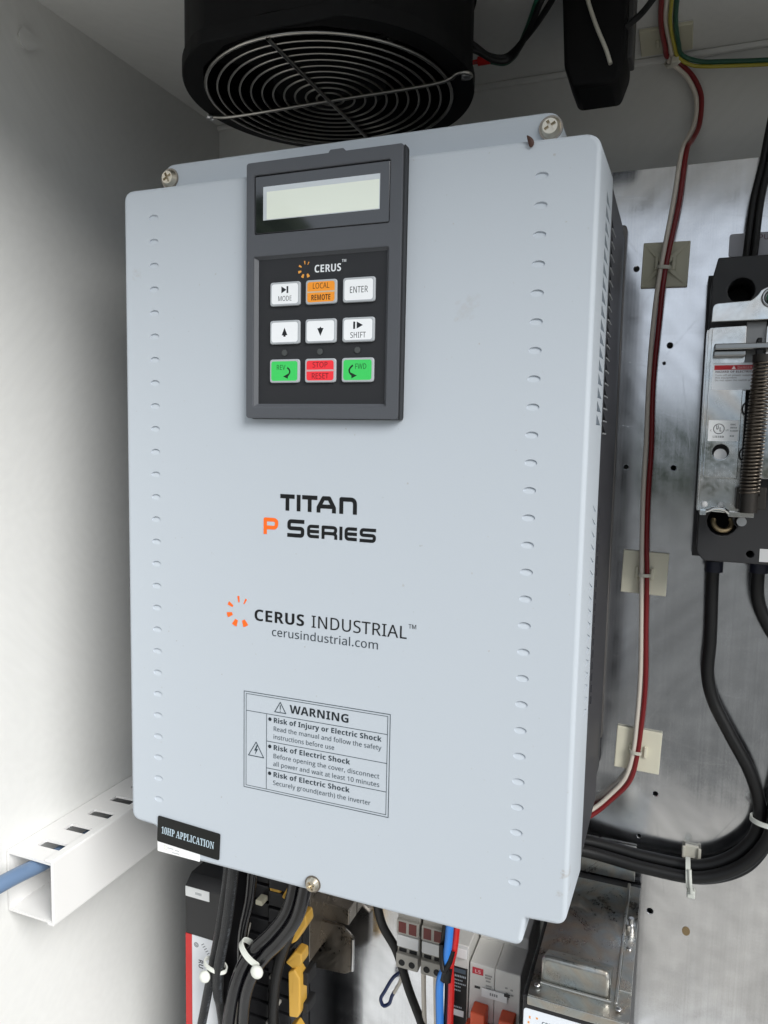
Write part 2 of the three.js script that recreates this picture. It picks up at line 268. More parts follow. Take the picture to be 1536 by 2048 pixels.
  const coverMat = std([0.50, 0.548, 0.60], { roughness: 0.58, map: t, bumpMap: rep(grainTex, 0.12), bumpScale: 0.00003 });
  const cm = mesh('front_cover', cg, coverMat, drive);
  // bolts
  const boltAt = (x, y, z, r) => {
    const b = part('bolt', drive, [x, y, z]);
    mesh('washer', new THREE.CylinderGeometry(r * 1.16, r * 1.16, 0.0008, 28).rotateX(Math.PI / 2), M.dullMetal, b);
    const head = new THREE.LatheGeometry([[0, 0.0026], [0.35, 0.0025], [0.75, 0.0019], [0.97, 0.0008], [1, 0]].map(([q, h]) => new THREE.Vector2(q * r, h)).reverse(), 28).rotateX(Math.PI / 2);
    const s1 = new THREE.BoxGeometry(r * 1.15, r * 0.28, 0.004).translate(0, 0, 0.003), s2 = new THREE.BoxGeometry(r * 0.28, r * 1.15, 0.004).translate(0, 0, 0.003);
    const solid = new THREE.CylinderGeometry(r * 0.72, r, 0.0024, 28).rotateX(Math.PI / 2).translate(0, 0, 0.0016);
    let hg = cut(solid, [s1]); hg = cut(hg, [s2]); hg.rotateZ(0.5);
    mesh('screw_head', hg, M.screw, b);
  };
  boltAt(0.1018, 0.1852, 0.1902, 0.0046); boltAt(-0.1018, 0.1848, 0.1902, 0.0046); boltAt(-0.006, -0.1882, 0.2002, 0.0039);

  // printing on the cover
  const K = '#04070a', OR = '#ff6d1a';
  const burst = (g, cx, cy, r, col) => { for (const [a, w, l0, l1] of [[62, 0.055, 0.62, 0.98], [97, 0.065, 0.62, 1.02], [150, 0.10, 0.62, 1.0], [197, 0.13, 0.60, 1.0], [245, 0.15, 0.60, 1.02], [296, 0.16, 0.58, 1.0]]) { const t = a * Math.PI / 180; g.save(); g.translate(cx, -cy); g.rotate(-t); g.fillStyle = col; g.beginPath(); g.moveTo(l0 * r, -w * r * 0.7); g.lineTo(l1 * r, -w * r * 1.3); g.quadraticCurveTo(l1 * r * 1.05, 0, l1 * r, w * r * 1.3); g.lineTo(l0 * r, w * r * 0.7); g.closePath(); g.fill(); g.restore(); } };
  print('model_lettering', drive, -0.039, 0.029, -0.006, 0.0195, 0.20012, (g) => {
    const w = 2.15, h = w / 2, top = 17.9, bot = 9.5;
    stroke(g, [[-27.2, top - h], [-18.9, top - h]], w, K); stroke(g, [[-23.05, top], [-23.05, bot]], w, K);
    stroke(g, [[-16.6, top], [-16.6, bot]], w, K);
    stroke(g, [[-14.6, top - h], [-6.0, top - h]], w, K); stroke(g, [[-10.3, top], [-10.3, bot]], w, K);
    stroke(g, [[-5.3, bot], [-5.3, bot + 2.6], [-2.6, top - h], [0.6, top - h], [3.3, bot + 2.6], [3.3, bot]], w, K); stroke(g, [[-5.3, bot + 3.2], [3.3, bot + 3.2]], w * 0.95, K);
    g.strokeStyle = K; g.lineWidth = w; g.beginPath(); g.moveTo(7.3, -bot); g.lineTo(7.3, -(top - h)); g.lineTo(12.2, -(top - h)); g.quadraticCurveTo(14.7, -(top - h), 14.7, -(top - h - 2.4)); g.lineTo(14.7, -bot); g.stroke();
    // P
    const t2 = 5.3, b2 = -3.4; g.strokeStyle = OR; g.lineWidth = 2.0; g.beginPath(); g.moveTo(-36.0, -b2); g.lineTo(-36.0, -(t2 - 1)); g.lineTo(-31.3, -(t2 - 1)); g.quadraticCurveTo(-29.3, -(t2 - 1), -29.3, -(t2 - 2.7)); g.quadraticCurveTo(-29.3, -(t2 - 5.1), -31.3, -(t2 - 5.1)); g.lineTo(-36, -(t2 - 5.1)); g.stroke();
    const S = (x0, x1, tp, bt, w) => { const m = (tp + bt) / 2, a = w / 2, r = 1.4; g.strokeStyle = K; g.lineWidth = w; g.beginPath(); g.moveTo(x1, -(tp - a)); g.lineTo(x0 + a + r, -(tp - a)); g.quadraticCurveTo(x0 + a, -(tp - a), x0 + a, -(tp - a - r)); g.lineTo(x0 + a, -(m + r * 0.7)); g.quadraticCurveTo(x0 + a, -m, x0 + a + r, -m); g.lineTo(x1 - a - r, -m); g.quadraticCurveTo(x1 - a, -m, x1 - a, -(m - r * 0.8)); g.lineTo(x1 - a, -(bt + a + r)); g.quadraticCurveTo(x1 - a, -(bt + a), x1 - a - r, -(bt + a)); g.lineTo(x0, -(bt + a)); g.stroke(); };
    const E = (x0, x1, tp, bt, w) => { const m = (tp + bt) / 2, a = w / 2, r = 1.6; g.strokeStyle = K; g.lineWidth = w; g.beginPath(); g.moveTo(x1, -(tp - a)); g.lineTo(x0 + a + r, -(tp - a)); g.quadraticCurveTo(x0 + a, -(tp - a), x0 + a, -(tp - a - r)); g.lineTo(x0 + a, -(bt + a + r)); g.quadraticCurveTo(x0 + a, -(bt + a), x0 + a + r, -(bt + a)); g.lineTo(x1, -(bt + a)); g.moveTo(x0 + a, -m); g.lineTo(x1, -m); g.stroke(); };
    S(-23, -13.2, 5.2, -4.0, 2.0); const tp = 3.1, bt = -3.7, w2 = 1.65;
    E(-11.6, -4.9, tp, bt, w2);
    g.lineWidth = w2; g.beginPath(); g.moveTo(-2.6, -bt); g.lineTo(-2.6, -(tp - w2 / 2)); g.lineTo(2.6, -(tp - w2 / 2)); g.quadraticCurveTo(4.4, -(tp - w2 / 2), 4.4, -(tp - 1.9)); g.quadraticCurveTo(4.4, -(tp - 3.9), 2.6, -(tp - 3.9)); g.lineTo(-2.6, -(tp - 3.9)); g.moveTo(2.4, -(tp - 3.9)); g.quadraticCurveTo(4.5, -(tp - 3.9), 4.5, -(bt + 1.6)); g.lineTo(4.5, -bt); g.stroke();
    stroke(g, [[7.3, tp], [7.3, bt]], w2, K); E(9.3, 16, tp, bt, w2); S(17.5, 26.2, tp, bt - 0.2, w2);
  }, { res: 16 });
  print('maker_lettering', drive, -0.0615, 0.0495, -0.0605, -0.0355, 0.20012, (g) => {
    burst(g, -51.2, -46.2, 8.2, OR);
    textIn(g, 'CERUS', -42.8, -12.4, -49.9, 6.0, 'bold $px sans-serif', K); textIn(g, 'INDUSTRIAL', -8.9, 43.6, -49.9, 6.2, '$px sans-serif', K); textIn(g, 'TM', 44.2, 48.4, -44.6, 2.1, '$px sans-serif', K);
    textIn(g, 'cerusindustrial.com', -32, 28.9, -57.0, 4.3, '$px sans-serif', '#2a343c');
  }, { res: 16 });
  print('warning_table', drive, -0.0495, 0.0365, -0.1436, -0.0886, 0.20012, (g) => {
    const L = '#2c3c46'; g.strokeStyle = L; g.lineWidth = 0.35; g.strokeRect(-48.5, 89.2, 84.2, 53.5); g.lineWidth = 0.28; g.strokeRect(-47.2, 90.4, 81.6, 51.1);
    const line = (a, b, c, d) => { g.lineWidth = 0.3; g.beginPath(); g.moveTo(a, -b); g.lineTo(c, -d); g.stroke(); };
    line(-47.2, -99.7, 34.4, -99.7); line(-34.6, -99.7, -34.6, -141.5); line(-34.6, -114.7, 34.4, -114.7); line(-34.6, -129.6, 34.4, -129.6);
    const tri3 = (cx, cy, s) => { g.lineWidth = 0.45; g.lineJoin = 'round'; g.beginPath(); g.moveTo(cx, -(cy + s * 0.95)); g.lineTo(cx + s, -(cy - s * 0.75)); g.lineTo(cx - s, -(cy - s * 0.75)); g.closePath(); g.stroke(); };
    tri3(-26.4, -95.4, 3.3); g.lineWidth = 0.5; g.beginPath(); g.moveTo(-26.4, 93.8); g.lineTo(-26.4, 96.2); g.moveTo(-26.4, 96.8); g.lineTo(-26.4, 97.3); g.stroke();
    tri3(-41, -120.9, 4.7); g.fillStyle = L; g.beginPath(); g.moveTo(-40.6, 117.9); g.lineTo(-42.2, 121.4); g.lineTo(-41.1, 121.2); g.lineTo(-41.8, 123.7); g.lineTo(-39.7, 120.1); g.lineTo(-40.8, 120.3); g.lineTo(-39.9, 117.9); g.closePath(); g.fill();
    textIn(g, 'WARNING', -20.8, 13.6, -97.2, 4.4, 'bold $px sans-serif', '#121c22');
    const bullet = (y) => { g.fillStyle = '#18222a'; g.beginPath(); g.arc(-32.6, -y, 1.0, 0, 7); g.fill(); };
    const B = 'bold $px sans-serif', N = '$px sans-serif', C1 = '#25333c', C2 = '#33424c';
    bullet(-102.4); textIn(g, 'Risk of Injury or Electric Shock', -30.6, 31.3, -103.9, 2.75, B, C1);
    textIn(g, 'Read the manual and follow the safety', -30.6, 31.3, -108.4, 2.45, N, C2); textIn(g, 'instructions before use', -30.6, 5.4, -112.8, 2.45, N, C2);
    bullet(-117.4); textIn(g, 'Risk of Electric Shock', -30.6, 14.3, -118.9, 2.75, B, C1);
    textIn(g, 'Before opening the cover, disconnect', -30.6, 30.5, -123.4, 2.45, N, C2); textIn(g, 'all power and wait at least 10 minutes', -30.6, 30.7, -127.8, 2.45, N, C2);
    bullet(-132.3); textIn(g, 'Risk of Electric Shock', -30.6, 14.3, -133.8, 2.75, B, C1); textIn(g, 'Securely ground(earth) the inverter', -30.6, 26, -138.3, 2.45, N, C2);
  }, { res: 16 });
  const l1 = print('paper_label', drive, -0.1062, -0.0772, -0.1926, -0.1825, 0.2001, (g) => { g.fillStyle = '#8d9398'; for (const [x, y, w] of [[-99, -188.9, 4], [-94, -189.3, 3], [-96, -191.0, 5]]) for (let k = 0; k < w * 2; k++) g.fillRect(x + k * 0.5, -y, 0.3, 0.7); g.strokeStyle = '#c9cdb8'; g.lineWidth = 0.3; g.strokeRect(-101.5, 188.4, 2, 2); }, { res: 14, bg: '#f4f6f6', thick: 0.0002, r: 0.0004, rough: 0.6 });
  print('rating_label', drive, -0.1060, -0.0638, -0.1886, -0.1730, 0.2003, (g) => { textIn(g, '10HP APPLICATION', -103.3, -67.5, -183.0, 4.2, 'bold $px serif', '#bcd0dc'); }, { res: 16, bg: '#070b0a', thick: 0.0003, r: 0.0012, rough: 0.35, place: new THREE.Matrix4().makeTranslation(-0.0849, -0.1808, 0).multiply(new THREE.Matrix4().makeRotationZ(-0.05)).multiply(new THREE.Matrix4().makeTranslation(0.0849, 0.1818, 0)) });

  // keypad
  const kp = part('keypad', drive, [0, 0, 0]);
  {
    const s = polyShape(rectPts(-0.0447, 0.0381, 0.0563, 0.1814), 0.0018);
    s.holes.push(polyShape(rectPts(-0.0403, 0.0318, 0.1467, 0.1750), 0.001)); s.holes.push(polyShape(rectPts(-0.0403, 0.0318, 0.0622, 0.1358), 0.001));
    mesh('keypad_shade_slab', slab(polyShape(rectPts(-0.0446, 0.0391, 0.0560, 0.1812), 0.0018), 0.2000, 0.2004, 0), M.membrane, kp);  // black slab past the right and bottom edges paints the keypad shadow line
    const gap = polyShape(rectPts(0.0382, 0.0389, 0.0561, 0.1808), 0.0003); mesh('side_shade_strip', slab(gap, 0.2003, 0.2044, 0), M.membrane, kp);  // black strip stands in for shade along the right side of the keypad
    mesh('keypad_frame', [uvBox(crease(slab(s, 0.2001, 0.2053, 0.0006, 2), 0.5)), uvBox(crease(slab(polyShape([[-0.001, 0.18], [0.0095, 0.18], [0.0078, 0.1828], [0.001, 0.1828]], 0.0006), 0.2001, 0.2050, 0.0004), 0.5))], M.keypad, kp);
    // sloped rim of the button recess
    const o = [[-0.0403, 0.0622], [0.0318, 0.0622], [0.0318, 0.1358], [-0.0403, 0.1358]], n = [[-0.0384, 0.0637], [0.0303, 0.0637], [0.0303, 0.1346], [-0.0384, 0.1346]], pos = [];
    for (let i = 0; i < 4; i++) { const j = (i + 1) % 4, A = [...o[i], 0.2047], B = [...o[j], 0.2047], C = [...n[j], 0.2031], D = [...n[i], 0.2031]; pos.push(...A, ...B, ...C, ...A, ...C, ...D); }
    const rg = new THREE.BufferGeometry(); rg.setAttribute('position', new THREE.BufferAttribute(new Float32Array(pos), 3)); rg.computeVertexNormals(); rg.setAttribute('uv', new THREE.BufferAttribute(new Float32Array(pos.length / 3 * 2), 2));
    mesh('recess_rim', rg, M.keypad, kp);
    mesh('button_panel', box(-0.0400, 0.0315, 0.0625, 0.1355, 0.2005, 0.2032), M.membrane, kp);
    mesh('display_window', rbox(-0.0401, 0.0316, 0.1469, 0.1748, 0.2005, 0.2046, 0.0006), M.lcdGlass, kp);
    mesh('display_screen', box(-0.0353, 0.0267, 0.1533, 0.1693, 0.2046, 0.20475), std([0.60, 0.65, 0.69], { roughness: 0.3, clearcoat: 1, clearcoatRoughness: 0.05 }), kp);
    mesh('display_field', box(-0.0333, 0.0264, 0.1536, 0.1668, 0.20475, 0.20482), std([0.84, 0.90, 0.80], { roughness: 0.3, clearcoat: 1, clearcoatRoughness: 0.05 }), kp);
    print('keypad_lettering', kp, -0.018, 0.011, 0.1215, 0.134, 0.20332, (g) => { burst(g, -12.3, 128.6, 4.0, '#e8a345'); textIn(g, 'CERUS', -7.6, 7.0, 126.9, 3.5, 'bold $px sans-serif', '#e4e8ec'); textIn(g, 'TM', 7.2, 9.6, 130.9, 1.3, 'bold $px sans-serif', '#d8dce0'); }, { res: 24 });
    for (const [x, y] of [[-0.0235, 0.0888], [-0.0038, 0.0889], [0.0161, 0.0892]]) mesh('indicator', new THREE.CylinderGeometry(0.0015, 0.0015, 0.0006, 18).rotateX(Math.PI / 2).translate(x, y, 0.2034), std([0.07, 0.075, 0.075], { roughness: 0.3 }), kp);
    const N = 'bold $px sans-serif';
    const legends = [
      ['#f2f5f8', (g) => { g.fillStyle = '#1b1f24'; g.beginPath(); g.moveTo(-1.9, -3.6); g.lineTo(0.9, -1.9); g.lineTo(-1.9, -0.3); g.closePath(); g.fill(); g.fillRect(1.0, -3.6, 0.9, 3.3); textIn(g, 'MODE', -3.9, 3.9, -3.4, 2.3, '$px sans-serif', '#20242a'); }],
      ['#f59a2c', (g) => { g.fillStyle = '#c9b9a0'; g.fillRect(-8.2, -0.35, 16.4, 0.7); textIn(g, 'LOCAL', -4.6, 4.6, 1.6, 2.6, '$px sans-serif', '#3a2408'); textIn(g, 'REMOTE', -5.3, 5.3, -3.9, 2.6, N, '#33200a'); }],
      ['#f2f5f8', (g) => textIn(g, 'ENTER', -4.8, 4.8, -1.4, 2.9, '$px sans-serif', '#20242a')],
      ['#f2f5f8', (g) => { g.fillStyle = '#15181c'; g.beginPath(); g.moveTo(0, -2.2); g.lineTo(1.6, 1.5); g.lineTo(0.6, 1.5); g.lineTo(0.6, 2.2); g.lineTo(-0.6, 2.2); g.lineTo(-0.6, 1.5); g.lineTo(-1.6, 1.5); g.closePath(); g.fill(); }],
      ['#f2f5f8', (g) => { g.fillStyle = '#15181c'; g.beginPath(); g.moveTo(0, 2.4); g.lineTo(1.7, -1.3); g.lineTo(0.6, -1.3); g.lineTo(0, -2.0); g.lineTo(-0.6, -1.3); g.lineTo(-1.7, -1.3); g.closePath(); g.fill(); }],
      ['#f2f5f8', (g) => { g.fillStyle = '#1b1f24'; g.fillRect(-2.5, -3.7, 1.0, 3.4); g.beginPath(); g.moveTo(-0.7, -3.7); g.lineTo(2.5, -2.0); g.lineTo(-0.7, -0.4); g.closePath(); g.fill(); textIn(g, 'SHIFT', -4.1, 4.1, -3.8, 2.6, '$px sans-serif', '#20242a'); }],
      ['#3fcf63', (g) => { textIn(g, 'REV', -4.5, 0.6, 0.6, 2.4, '$px sans-serif', '#0f4a22'); g.strokeStyle = '#0c2f18'; g.lineWidth = 0.8; g.beginPath(); g.moveTo(1.6, -1.6); g.quadraticCurveTo(4.6, 0.2, 1.6, 2.6); g.stroke(); g.fillStyle = '#0c2f18'; g.beginPath(); g.moveTo(-0.6, 2.7); g.lineTo(2.2, 1.3); g.lineTo(2.0, 3.8); g.closePath(); g.fill(); }],
      ['#f3343f', (g) => { g.fillStyle = '#c8a3a6'; g.fillRect(-8.2, -0.45, 16.4, 0.9); textIn(g, 'STOP', -4.2, 4.2, 1.5, 2.6, '$px sans-serif', '#6a1018'); textIn(g, 'RESET', -4.7, 4.7, -3.9, 2.6, '$px sans-serif', '#4a0c12'); }],
      ['#3fcf63', (g) => { textIn(g, 'FWD', -1.4, 4.8, 0.5, 2.5, '$px sans-serif', '#0f4a22'); g.strokeStyle = '#0c2f18'; g.lineWidth = 0.85; g.beginPath(); g.moveTo(-2.3, -2.2); g.quadraticCurveTo(-6.0, 0.2, -2.6, 2.5); g.stroke(); g.fillStyle = '#0c2f18'; g.beginPath(); g.moveTo(-0.2, 2.7); g.lineTo(-3.2, 1.3); g.lineTo(-3.0, 4.0); g.closePath(); g.fill(); }],
    ];
    const kind = ['white mode button', 'orange local and remote button', 'white enter button', 'white up-arrow button', 'white down-arrow button', 'white shift button', 'green reverse button', 'red stop and reset button', 'green forward button'];
    const bx = [-0.02285, -0.0031, 0.0168], by = [0.1173, 0.0987, 0.0797];
    legends.forEach(([col, draw], i) => {
      const w = 16.7, h = 11.6, res = 22, c = document.createElement('canvas'); c.width = Math.round(w * res); c.height = Math.round(h * res); const g = c.getContext('2d');
      g.fillStyle = '#aeb3b8'; g.fillRect(0, 0, c.width, c.height); g.setTransform(res, 0, 0, res, c.width / 2, c.height / 2);
      g.fillStyle = col; g.beginPath(); g.roundRect(-w / 2 + 1.0, -h / 2 + 1.0, w - 2, h - 2, 1.3); g.fill(); draw(g);
      const t = new THREE.CanvasTexture(c); t.colorSpace = THREE.SRGBColorSpace; t.anisotropy = 8;
      const geo = crease(slab(polyShape(rectPts(-w / 2000, w / 2000, -h / 2000, h / 2000), 0.0016), 0, 0.0017, 0.0006, 3), 0.7);
      const p = geo.attributes.position, u = geo.attributes.uv; for (let k = 0; k < p.count; k++) u.setXY(k, p.getX(k) / (w / 1000) + 0.5, p.getY(k) / (h / 1000) + 0.5);
      const b = mesh('button', geo, new THREE.MeshPhysicalMaterial({ map: t, roughness: 0.42 }), kp); b.position.set(bx[i % 3], by[Math.floor(i / 3)], 0.2031); b.userData.label = kind[i];
    });
  }
}
{
  const g = new THREE.SphereGeometry(0.0016, 16, 12).scale(0.75, 1.75, 0.7); const p = g.attributes.position; for (let i = 0; i < p.count; i++) { const k = p.getY(i) / 0.0028; p.setX(i, p.getX(i) * (1 - 0.45 * k) - 0.0005 * k * k); } g.computeVertexNormals();
  tag(mesh('pupa', g.rotateZ(0.42).translate(0.0951, 0.1768, 0.2009), M.seed), 'small brown dried pupa stuck on the top edge of the grey drive', 'insect pupa');
}

// ------------------------------------------------------------------ fan under the ceiling
{
  const c = [-0.0405, 0.120], y0 = 0.2475, y1 = 0.3090, R = 0.0845;
  const fan = thing('cooling_fan', 'round black cooling fan with a wire guard hung under the enclosure ceiling', 'fan', [c[0], y0, c[1]]);
  const s = new THREE.Shape(), f = 0.0745; let first = true;
  for (let i = 0; i <= 96; i++) { const a = i / 96 * Math.PI * 2, x = Math.cos(a) * R, z = Math.max(-f, Math.min(f, Math.sin(a) * R)); first ? s.moveTo(x, z) : s.lineTo(x, z); first = false; }
  s.holes.push(circleHole(0, 0, 0.0735));
  const H = y1 - y0, s2 = new THREE.Shape();
  for (let i = 0; i <= 96; i++) { const a = i / 96 * Math.PI * 2, x = Math.cos(a) * (R - 0.0015), z = Math.max(-f + 0.0008, Math.min(f - 0.0008, Math.sin(a) * (R - 0.0015))); i ? s2.lineTo(x, z) : s2.moveTo(x, z); }
  s2.holes.push(circleHole(0, 0, 0.0735));
  const up = (g) => g.rotateX(-Math.PI / 2);      // local z becomes up
  mesh('fan_frame', [up(crease(slab(s, 0.0008, 0.009, 0.001, 2), 0.6)), up(crease(slab(s, H - 0.009, H, 0.001, 2), 0.6)), up(crease(slab(s2, 0.009, H - 0.009, 0), 0.6))], M.fanBlack, fan);
  const hub = part('impeller', fan);
  mesh('hub', [cyl(0.033, 0.046, [0, 0.028, 0], 'y', 40)], M.fanBlack, hub);
  for (let i = 0; i < 7; i++) { const b = new THREE.BoxGeometry(0.037, 0.0018, 0.030).rotateX(0.62).translate(0.052, 0.03, 0).rotateY(i / 7 * Math.PI * 2); mesh('blade', b, M.fanBlack, hub); }
  const guard = part('finger_guard', fan);
  for (let i = 0; i < 11; i++) mesh('ring', new THREE.TorusGeometry(0.0715 - i * 0.00635, i === 0 ? 0.0010 : 0.00065, 8, 72).rotateX(Math.PI / 2).translate(0, -0.0008 - 0.0006 * Math.min(1, i), 0), M.wire, guard);
  mesh('guard_bar', tube([[-0.083, -0.0008, 0], [-0.0785, -0.0012, 0], [-0.074, -0.0020, 0], [0, -0.0024, 0], [0.068, -0.0020, 0], [0.0745, -0.0012, 0.001], [0.079, -0.0006, 0.004], [0.083, -0.0006, 0.0035], [0.0855, -0.0006, 0], [0.083, -0.0006, -0.0035], [0.0795, -0.0006, -0.002]], 0.0011, 80), M.wire, guard);
  mesh('guard_bar', tube([[0, -0.0022, 0.0725], [0, -0.003, 0], [0, -0.0022, -0.0725]], 0.0011, 40), M.wire, guard);
  for (const x of [-0.0835, 0.083]) mesh('screw', new THREE.SphereGeometry(0.003, 14, 8).scale(1, 0.5, 1).translate(x, -0.001, 0), M.steel, guard);
}
// terminal box, wires by the fan
{
  const b = thing('terminal_box', 'narrow black plastic box hung from the ceiling right of the fan', 'box', [0, 0, 0]);
  const s = polyShape([[0.0898, 0.2590], [0.0950, 0.2462], [0.1192, 0.2462], [0.1236, 0.2590], [0.1225, 0.3085], [0.0865, 0.3085]], 0.003);
  mesh('case', crease(slab(s, 0.054, 0.088, 0.003, 3), 0.5), M.fanBlack, b);
  mesh('side_rib', rbox(0.1225, 0.1262, 0.262, 0.302, 0.062, 0.080, 0.001), std([0.05, 0.05, 0.05]), b);
  tag(mesh('cable_tie', [tube([[0.099, 0.304, 0.0895], [0.1015, 0.292, 0.0905], [0.107, 0.276, 0.0925], [0.1135, 0.2605, 0.0945], [0.1162, 0.2525, 0.0955]], 0.0011, 40, false, 8), rbox(0.0955, 0.1015, 0.3015, 0.3075, 0.0885, 0.0925, 0.001)], M.nylon), 'pale cable tie hanging diagonally in front of the black terminal box', 'cable tie');
  const wire = (n, pts, r, m, label, cat = 'wire', group) => tag(mesh(n, tube(pts, r, 90), m), label, cat, group);
  wire('dark_lead', [[0.027, 0.275, 0.12], [0.0398, 0.2725, 0.1015], [0.0465, 0.272, 0.086], [0.0545, 0.273, 0.080], [0.067, 0.277, 0.088], [0.0845, 0.283, 0.108], [0.097, 0.291, 0.125], [0.105, 0.305, 0.125]], 0.0017, M.cable, 'dark fan lead, the left of the two curving to the ceiling', 'wire');
  wire('dark_lead', [[0.027, 0.270, 0.112], [0.0405, 0.271, 0.097], [0.049, 0.270, 0.084], [0.0565, 0.2715, 0.0795], [0.069, 0.278, 0.091], [0.080, 0.286, 0.108], [0.088, 0.296, 0.112], [0.093, 0.306, 0.10]], 0.0017, M.cable, 'second dark fan lead, crossing the green wire above the crimp', 'wire');
  wire('green_wire', [[0.0405, 0.2805, 0.0635], [0.0490, 0.28, 0.0592], [0.0550, 0.2805, 0.063], [0.0605, 0.281, 0.072], [0.0685, 0.283, 0.0875], [0.078, 0.287, 0.108], [0.085, 0.296, 0.118], [0.088, 0.306, 0.112]], 0.0018, M.greenWire, 'dark green earth wire ending in a red crimp beside the fan', 'wire');
  tag(mesh('crimp_terminal', [cyl(0.0026, 0.0075, [0, 0, 0], 'x', 16).translate(0.0375, 0.2805, 0.065), box(0.0285, 0.034, 0.2800, 0.2808, 0.0628, 0.067)], M.redBright), 'red crimp terminal on the green wire beside the fan', 'crimp terminal');
  wire('black_lead', [[0.1205, 0.2745, 0.0845], [0.130, 0.278, 0.09], [0.1376, 0.2815, 0.0985], [0.150, 0.290, 0.11], [0.165, 0.3, 0.115]], 0.0017, M.cable, 'thin black lead leaving the right side of the terminal box', 'wire');
}
// ------------------------------------------------------------------ cable mounts and the long wires
function mount(x, y, z, size, m, label, up = 'z', rot = 0, ribs = true) {
  const g = thing('cable_mount', label, 'cable mount', [x, y, z], 'square adhesive cable mounts');
  if (up === 'down') g.rotation.x = Math.PI / 2; g.rotation.z = up === 'z' ? rot : 0;
  const h = size / 2;
  mesh('base', rbox(-h, h, -h, h, 0.0004, 0.0028, 0.0006), m, g);
  mesh('foam_pad', box(-h + 0.0004, h - 0.0004, -h + 0.0004, h - 0.0004, 0, 0.0004), M.white, g);
  if (ribs) {
    const pyr = (x0, x1, y0, y1) => { const gg = new THREE.CylinderGeometry(0.28, 0.70711, 1, 4, 1).rotateY(Math.PI / 4).rotateX(Math.PI / 2).translate(0, 0, 0.5); return gg; };
    for (const a of [0.785, 2.356, 3.927, 5.498]) { const w = rbox(0.002, h * 1.25, -0.0006, 0.0006, 0.0027, 0.0045, 0.0003, 1).clone(); const p = w.attributes.position; for (let i = 0; i < p.count; i++) { const k = p.getX(i) / (h * 1.25); if (p.getZ(i) > 0.003) p.setZ(i, 0.0028 + 0.0034 * (1 - k)); p.setY(i, p.getY(i) * (1 + 2.0 * (1 - k))); } w.rotateZ(a).computeVertexNormals(); mesh('rib', w, m, g); }
    mesh('saddle', [rbox(-0.0065, -0.0042, -0.004, 0.004, 0.0027, 0.006, 0.0006), rbox(0.0042, 0.0065, -0.004, 0.004, 0.0027, 0.006, 0.0006)], m, g);
  } else mesh('saddle', [rbox(-0.006, -0.004, -0.004, 0.004, 0.0027, 0.005, 0.0006), rbox(0.004, 0.006, -0.004, 0.004, 0.0027, 0.005, 0.0006)], m, g);
  return g;
}
mount(0.1472, 0.1646, 0, 0.0288, M.padOld, 'yellowed square cable mount with raised ribs, highest on the metal panel', 'z', -0.02);
mount(0.1447, -0.0402, 0, 0.0294, M.padIvory, 'ivory square cable mount halfway down the metal panel', 'z', -0.025, false);
mount(0.1466, -0.1653, 0, 0.0298, M.padIvory, 'ivory square cable mount near the lower bend of the red wire', 'z', -0.03, false);
mount(0.1402, 0.3092, -0.002, 0.032, M.padOld, 'yellowed cable mount on the ceiling where the wires turn down', 'down', 0, false);
mount(0.1848, -0.2312, 0, 0.0088, M.nylon, 'tiny ivory cable mount just above the hanging tie on the black cables', 'z', 0, false);
